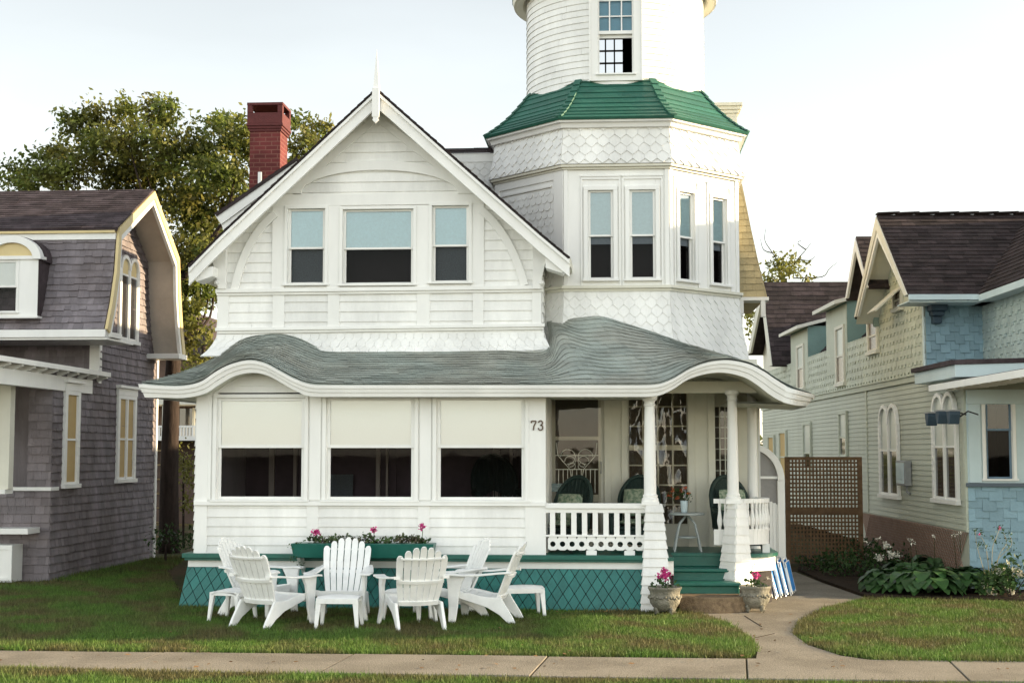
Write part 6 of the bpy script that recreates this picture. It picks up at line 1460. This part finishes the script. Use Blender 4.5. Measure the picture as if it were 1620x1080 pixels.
def stool(label):
    th = thing('footstool', (0,0,0), label, 'stool', 'white plastic footstools on the lawn')
    m = MB(); 
    def S(x, t, n): return V((x, -.19+.38*t, .40-.05*abs(2*t-1)**3+n-.25*x*x))
    for k in range(8):
        for q in range(4):
            xa, xb = -.25+.5*q/4, -.25+.5*(q+1)/4; t0, t1 = k/8, (k+1)/8
            m.hexa([S(xa,t0,-.02), S(xb,t0,-.02), S(xb,t1,-.02), S(xa,t1,-.02), S(xa,t0,0), S(xb,t0,0), S(xb,t1,0), S(xa,t1,0)])
    m.build('seat', PLASTIC, th)
    m = MB(); m.box(-.24, .24, -.195, -.175, .31, .37); m.box(-.24, .24, .175, .195, .31, .37); m.box(-.25, -.23, -.17, .17, .33, .375); m.box(.23, .25, -.17, .17, .33, .375); m.build('apron', PLASTIC, th, .004)
    for sx in (-1,1):
        for sy in (-1,1):
            m = MB(); t = V((sx*.215, sy*.16, .35)); b = V((sx*.245, sy*.20, 0))
            def rg(c, w, d): return [c+V((-w,-d,0)), c+V((w,-d,0)), c+V((w,d,0)), c+V((-w,d,0))]
            m.hexa(rg(b,.018,.018)+rg(t,.034,.028)); m.build('leg', PLASTIC, th, .006)
    return th
st0 = None
for g, f, lb in (((537,-2.15),(.02,-1),'white plastic footstool in front of the chair facing the camera'),((368,-1.45),(1,-.2),'white plastic footstool at the far left, tucked beside the chairs'),((827,-.75),(-.25,1),'white plastic footstool at the right end, behind the profile chair'),((645,-1.3),(.3,1),'white plastic footstool in the middle of the circle of chairs')):
    if st0 is None: st0 = stool(lb); o = st0
    else: o = copy_tree(st0); o['label'] = lb
    face(o, g[0], g[1], *f)
# ================================================================ FLOWER BOX AND POTS
fa_, fb_2 = X_(466,-.3), X_(689,-.3); zt_, zb_ = Z_(859,-.3), Z_(882,-.3)
FB = thing('flower_box', ((fa_+fb_2)/2, -.3, zb_), 'long green flower box mounted under the porch windows', 'flower box')
m = MB(); m.hexa([V((fa_+.03,-.42,zb_)),V((fb_2-.03,-.42,zb_)),V((fb_2-.03,-.16,zb_)),V((fa_+.03,-.16,zb_)),V((fa_,-.46,zt_)),V((fb_2,-.46,zt_)),V((fb_2,-.14,zt_)),V((fa_,-.14,zt_))]); m.build('box', GREEN, FB, .006)
for px in (476,580,684):
    m = MB().frame((X_(px,-.3),0,0), (0,1,0), (1,0,0)); m.pprism([(-.40,zb_),(-.02,zb_),(-.02,zb_-.26),(-.08,zb_-.2)], -.02, .02); m.build('bracket', TRIM, FB)
def geranium(c, s, lb, heads_=(), spread=1.0, mt=PINK, n=1, cat='plant', nm='geranium', grp=None):
    th = thing(nm, c, lb, cat, grp)
    cs = [((c.x+dx*s*spread, c.y+dy*s, c.z+dz_*s), r_*s) for dx, dy, dz_, r_ in ((0,0,.35,.45),(.5,0,.2,.38),(-.5,0,.2,.38),(.2,-.2,.15,.35),(-.25,-.15,.45,.3))]
    foliage('leaves', cs, 2600, .045, LEAFD, th, lw=.95, droop=0)
    m = MB()
    for h in heads_: h = V(h); limb(m, [c, c*.4+h*.6+V((.01,0,0)), h], .005, .004)
    m.build('stems', LEAFD, th)
    heads(th, [tuple(V(h)) for h in heads_], .055, mt, n=70); return th
zz = zt_-.0
for px, hd, lb in ((500,[(499,842)],'pink geranium near the left end of the flower box'),(591,[(591,839)],'pink geranium in the middle of the flower box'),(667,[(668,832)],'pink geranium at the right end of the flower box')):
    geranium(V((X_(px,-.3),-.3,zz)), .15, lb, [at(x,y,-.3) for x, y in hd], grp='geraniums in the flower box')
for px, lb in ((540,'trailing leafy plant left of centre in the flower box'),(628,'trailing leafy plant right of centre in the flower box')):
    c = V((X_(px,-.3),-.3,zz)); th = thing('trailing_plant', c, lb, 'plant', 'trailing plants in the flower box'); foliage('leaves', [((c.x+dx,c.y,c.z+.02+.03*random.random()), .085) for dx in (-.34,-.2,-.1,0,.1,.2,.34)], 9500, .04, mat('mixed_leaf', (.06,.11,.03), .5, .6, (12,.3), (20,0), trans=.2, col2=(.11,.09,.06), n2=9), th, lw=.9)
c = V((X_(472,-.38),-.38,zz)); th = thing('trailing_vine', c, 'small vine spilling over the left end of the flower box', 'vine'); foliage('leaves', [(tuple(at(x,y,-.44)), .05) for x, y in ((463,862),(472,858),(468,878),(462,885),(476,890),(474,898))], 4200, .035, LEAFD, th)
def urn(px, Y, r_, lb):
    g = V((X_(px,Y,960), Y, .008)); th = thing('stone_urn', g, lb, 'urn', 'stone urns beside the steps')
    m = MB(); k = r_/.21
    prof_ = [(.10,.06),(.125,.075),(.16,.11),(.195,.16),(.205,.21),(.205,.25),(.19,.275),(.197,.285),(.197,.30),(.215,.335),(.222,.345),(.222,.365),(.205,.37),(.19,.34)]
    m.lathe(g, [(a*k,b*k) for a, b in prof_], 32)
    for i in range(36):
        a = i*2*math.pi/36; rr_ = .208*k; p = g+V((rr_*math.cos(a), rr_*math.sin(a), (.235+.012*math.sin(i*2.4))*k)); m.lathe(p-V((0,0,.016)), [(.004,0),(.016,.008),(.018,.018),(.008,.03)], 6)
    m.build('bowl', STONE, th, smooth=True)
    for i in range(4):
        a = i*math.pi/2+.6; d = V((math.cos(a), math.sin(a), 0)); m = MB()
        m.tube([g+d*.14*k+V((0,0,.15*k)), g+d*.155*k+V((0,0,.09*k)), g+d*.125*k+V((0,0,.04*k)), g+d*.15*k+V((0,0,.012))], [.022*k,.03*k,.026*k,.036*k], 8); m.build('foot', STONE, th)
    m = MB(); m.lathe(g+V((0,0,.33*k)), [(.18*k,0),(.18*k,.01)], 20); m.build('soil', SOIL, th)
    return g, k
g, k = urn(1052, -.5, .205, 'round stone urn with relief band left of the brown stone step')
geranium(g+V((0,0,.34*k)), .2, 'pink geranium planted in the left stone urn', [g+V((0,-.05,.57)), g+V((-.05,-.06,.50)), g+V((.06,-.06,.50)), g+V((.0,-.08,.50))])
g, k = urn(1195, -.1, .195, 'round stone urn on feet beside the folded beach chairs')
th = geranium(g+V((0,0,.33*k)), .2, 'plant with one pink and several white blooms in the right stone urn', [g+V((0.02,-.08,.47))])
heads(th, [tuple(g+V(q)) for q in ((-.1,-.1,.55),(-.03,-.1,.60),(-.22,-.1,.42),(-.03,-.18,.35),(.16,-.1,.45))], .03, WPETAL, name='white_bloom', n=14)
g = gr(1176, 946); m = MB(); m.lathe(g, [(.06,0),(.10,.01),(.098,.03),(.095,.05),(.08,.10),(.05,.14),(.01,.155)], 20); o = m.build('white_stone', BLUETRIM, smooth=True); tag(o, 'small white dome shaped stone beside the right stone urn', 'stone')
# ---------------------------------------------------------------- folded beach chairs
FC = ['leftmost folded beach chair in the row leaning by the porch','second folded beach chair from the left in the leaning row','middle folded beach chair of the leaning row','fourth folded beach chair from the left in the leaning row','rightmost folded beach chair in the leaning row, bright blue']
for k in range(5):
    g = gr(1221+8.0*k, 950-1.5*k); g.y += .1; th = thing('folded_beach_chair', g, FC[k], 'beach chair', 'folded beach chairs leaning by the porch')
    ax_ = V((.22,.97,0)).normalized(); up = V((-.24+.01*k,.10,.96)).normalized(); nrm = ax_.cross(up).normalized()
    H_, W_ = .58-.01*k, .46
    F = lambda a, h, n=0: g+ax_*a+up*h+nrm*n
    m = MB()
    m.tube([F(0,.01), F(0,H_-.03), F(.03,H_), F(W_-.03,H_), F(W_,H_-.03), F(W_,.01)], .011, 8); m.tube([F(0,.03,.028), F(0,H_-.05,.028), F(W_,H_-.05,.028), F(W_,.03,.028)], .010, 8)
    m.build('frame', ALU if k % 2 else TRIM, th)
    m = MB(); m.hexa([F(.01,.04,-.006), F(W_-.01,.04,-.006), F(W_-.01,.04,.0), F(.01,.04,.0), F(.01,H_-.02,-.006), F(W_-.01,H_-.02,-.006), F(W_-.01,H_-.02,.0), F(.01,H_-.02,.0)])
    m.hexa([F(.01,.06,.026), F(W_-.01,.06,.026), F(W_-.01,.06,.034), F(.01,.06,.034), F(.01,H_-.06,.026), F(W_-.01,H_-.06,.026), F(W_-.01,H_-.06,.034), F(.01,H_-.06,.034)])
    m.build('fabric', NAVY if k < 1 else BLUEF, th)
    m = MB(); m.bar(F(-.015,.06,.014), F(-.015,H_-.12,.014), .012, .03, up=nrm); m.build('armrest', TRIM, th, .003)
# ================================================================ PORCH FURNITURE
def wicker_chair(label):
    th = thing('wicker_armchair', (0,0,0), label, 'armchair', 'dark green wicker armchairs on the porch')
    m = MB(); bk = lambda a, r_=1.0: V((.29*r_*math.cos(a), -.22-.16*max(0,math.sin(a)), .72+.40*r_*math.sin(a)))
    pts = [V((.27,-.15,.30))]+[bk(R(t)) for t in range(-20,201,12)]+[V((-.27,-.15,.30))]; m.tube(pts, .032, 8); m.build('back_hoop', WICKER, th, smooth=True)
    m = MB(); n = 18; vs = [V((0,-.27,.62))]+[bk(R(-35+250*i/n), .93)+V((0,-.01,0)) for i in range(n+1)]; m.add(vs, [(0,i+1,i+2) for i in range(n)])
    for i in range(-4,5): m.tube([V((i*.055,-.20,.35)), V((i*.06,-.26,.7)), V((i*.062,-.33,.72+.36*math.sqrt(max(0,1-(i*.062/.28)**2))))], .007, 5)
    m.build('woven_back', WICKER, th)
    m = MB(); m.box(-.27, .27, -.27, .22, .30, .36); m.build('seat', WICKER, th, .02)
    m = MB(); m.box(-.26, .26, -.255, .205, .08, .30); m.build('skirt', WICKER, th, .02)
    for sx in (-1,1):
        m = MB(); m.tube([V((sx*.28,-.18,.62)), V((sx*.33,.0,.60)), V((sx*.33,.22,.58)), V((sx*.31,.29,.5)), V((sx*.29,.27,.1))], [.03,.045,.045,.035,.025], 8); m.box(sx*.29-.015, sx*.29+.015, -.24, .18, .34, .57); m.build('arm', WICKER, th)
        m = MB(); m.tube([V((sx*.25,.24,.1)), V((sx*.26,.26,0))], .02, 6); m.build('leg', WICKER, th)
    return th
def cushion(loc, rz, w_, h_, d, tilt, lb):
    th_ = MB(); n = 8
    def P(s, t, sg):
        x, y = (s-.5)*2, (t-.5)*2; e = (1-x**4)*(1-y**4); q = V((x*w_/2*(1-.06*(1-y*y)*0-.05*y*y), 0, y*h_/2*(1-.05*x*x))); q.y = sg*d/2*max(0,e)**.5; return q
    Mx = Matrix.Translation(V(loc))@Matrix.Rotation(rz,4,'Z')@Matrix.Rotation(tilt,4,'X')
    for sg in (1,-1): th_.surf(lambda s, t: Mx@P(s,t,sg), n, n)
    o = th_.build('cushion', CUSH, smooth=True); return tag(o, lb, 'cushion', 'patterned cushions on the wicker chairs')
wc = None
for (px, Y, rz, lb, cl_) in ((893,1.15,R(150),'wicker armchair at the left, half hidden behind the porch railing','green patterned cushion on the left wicker armchair'),(1006,1.62,R(168),'wicker armchair in the middle behind the round column','green patterned cushion on the middle wicker armchair'),(1166,1.45,R(-158),'wicker armchair at the right behind the right column','green patterned cushion on the right wicker armchair')):
    x = X_(px, Y, 780)
    if wc is None: wc = wicker_chair(lb); o = wc
    else: o = copy_tree(wc); o['label'] = lb
    o.location = (x, Y, FL); o.rotation_euler = (0,0,rz)
    if px == 893: o.location.z = FL; o.scale = (1,1,.92)
    fw_ = Matrix.Rotation(rz,3,'Z')@V((0,1,0)); ps = V((x,Y,FL))+fw_*(-.12)+V((0,0,.66 if px > 900 else .60)); cushion(ps, rz, .42, .40, .12, R(14), cl_)
    p2 = V((x,Y,FL+.385))+fw_*.02; cushion(p2, rz, .48, .44, .08, R(88), cl_.replace('cushion on','seat cushion of'))
# chair silhouette inside the right window
o = copy_tree(wc); o.location = (X_(790,1.0,760), 1.0, FL+.22); o.rotation_euler = (0,0,R(200)); o.scale = (1.1,1.1,1.0); o['label'] = 'dark wicker armchair seen inside the right porch window'
del o['group']
for px, lb in ((545,'red cushioned bench inside the middle porch window'),):
    x = X_(px+35, 1.3, 780); m = MB(); m.box(x-.5, x+.5, -1.5, -1.2, FL, FL+.46); m.box(x-.5, x+.5, -1.5, -1.42, FL+.46, FL+.62); o = m.build('bench', mat('red_upholstery', (.30,.03,.03), .8), bevel=.03); tag(o, lb, 'bench')
x = X_(1087,1.3,820); Yt = 1.3
TB = thing('wicker_table', (x,Yt,FL), 'small pale wicker table with curved legs between the porch chairs', 'table')
PG = mat('pale_grey_paint', (.50,.54,.52), .6)
m = MB(); m.lathe((x,Yt,FL+.50), [(.24,0),(.25,.012),(.25,.025),(.24,.03)], 24); m.build('top', PG, TB)
m = MB(); m.lathe((x,Yt,FL+.18), [(.15,0),(.155,.01),(.15,.02)], 20); m.build('shelf', PG, TB)
for i in range(4):
    a = R(45+90*i); d = V((math.cos(a), math.sin(a), 0)); c = V((x,Yt,FL)); m = MB(); m.tube([c+d*.26, c+d*.21+V((0,0,.2)), c+d*.15+V((0,0,.38)), c+d*.02+V((0,0,.49))], .014, 7); m.build('leg', PG, TB)
vz = thing('vase', (x-.04,Yt,FL+.53), 'pale vase standing on the small porch table', 'vase')
m = MB(); m.lathe((x-.04,Yt,FL+.53), [(.035,0),(.045,.02),(.05,.1),(.055,.17),(.05,.17),(.04,.02)], 16); m.build('body', BLUETRIM, vz, smooth=True)
c = V((x-.04,Yt,FL+.68)); bq_ = thing('flower_bouquet', c, 'bouquet of orange and red flowers in the pale vase', 'bouquet')
foliage('leaves', [((c.x-.05,c.y,c.z+.1),.12),((c.x-.15,c.y,c.z+.12),.1),((c.x+.08,c.y,c.z+.08),.08)], 3200, .045, LEAFD, bq_)
heads(bq_, [(c.x+dx,c.y-.08,c.z+dz_) for dx, dz_ in ((-.05,.16),(.06,.12),(-.16,.17),(-.1,.06),(.02,.2),(-.2,.1))], .035, ORANGE, n=30)
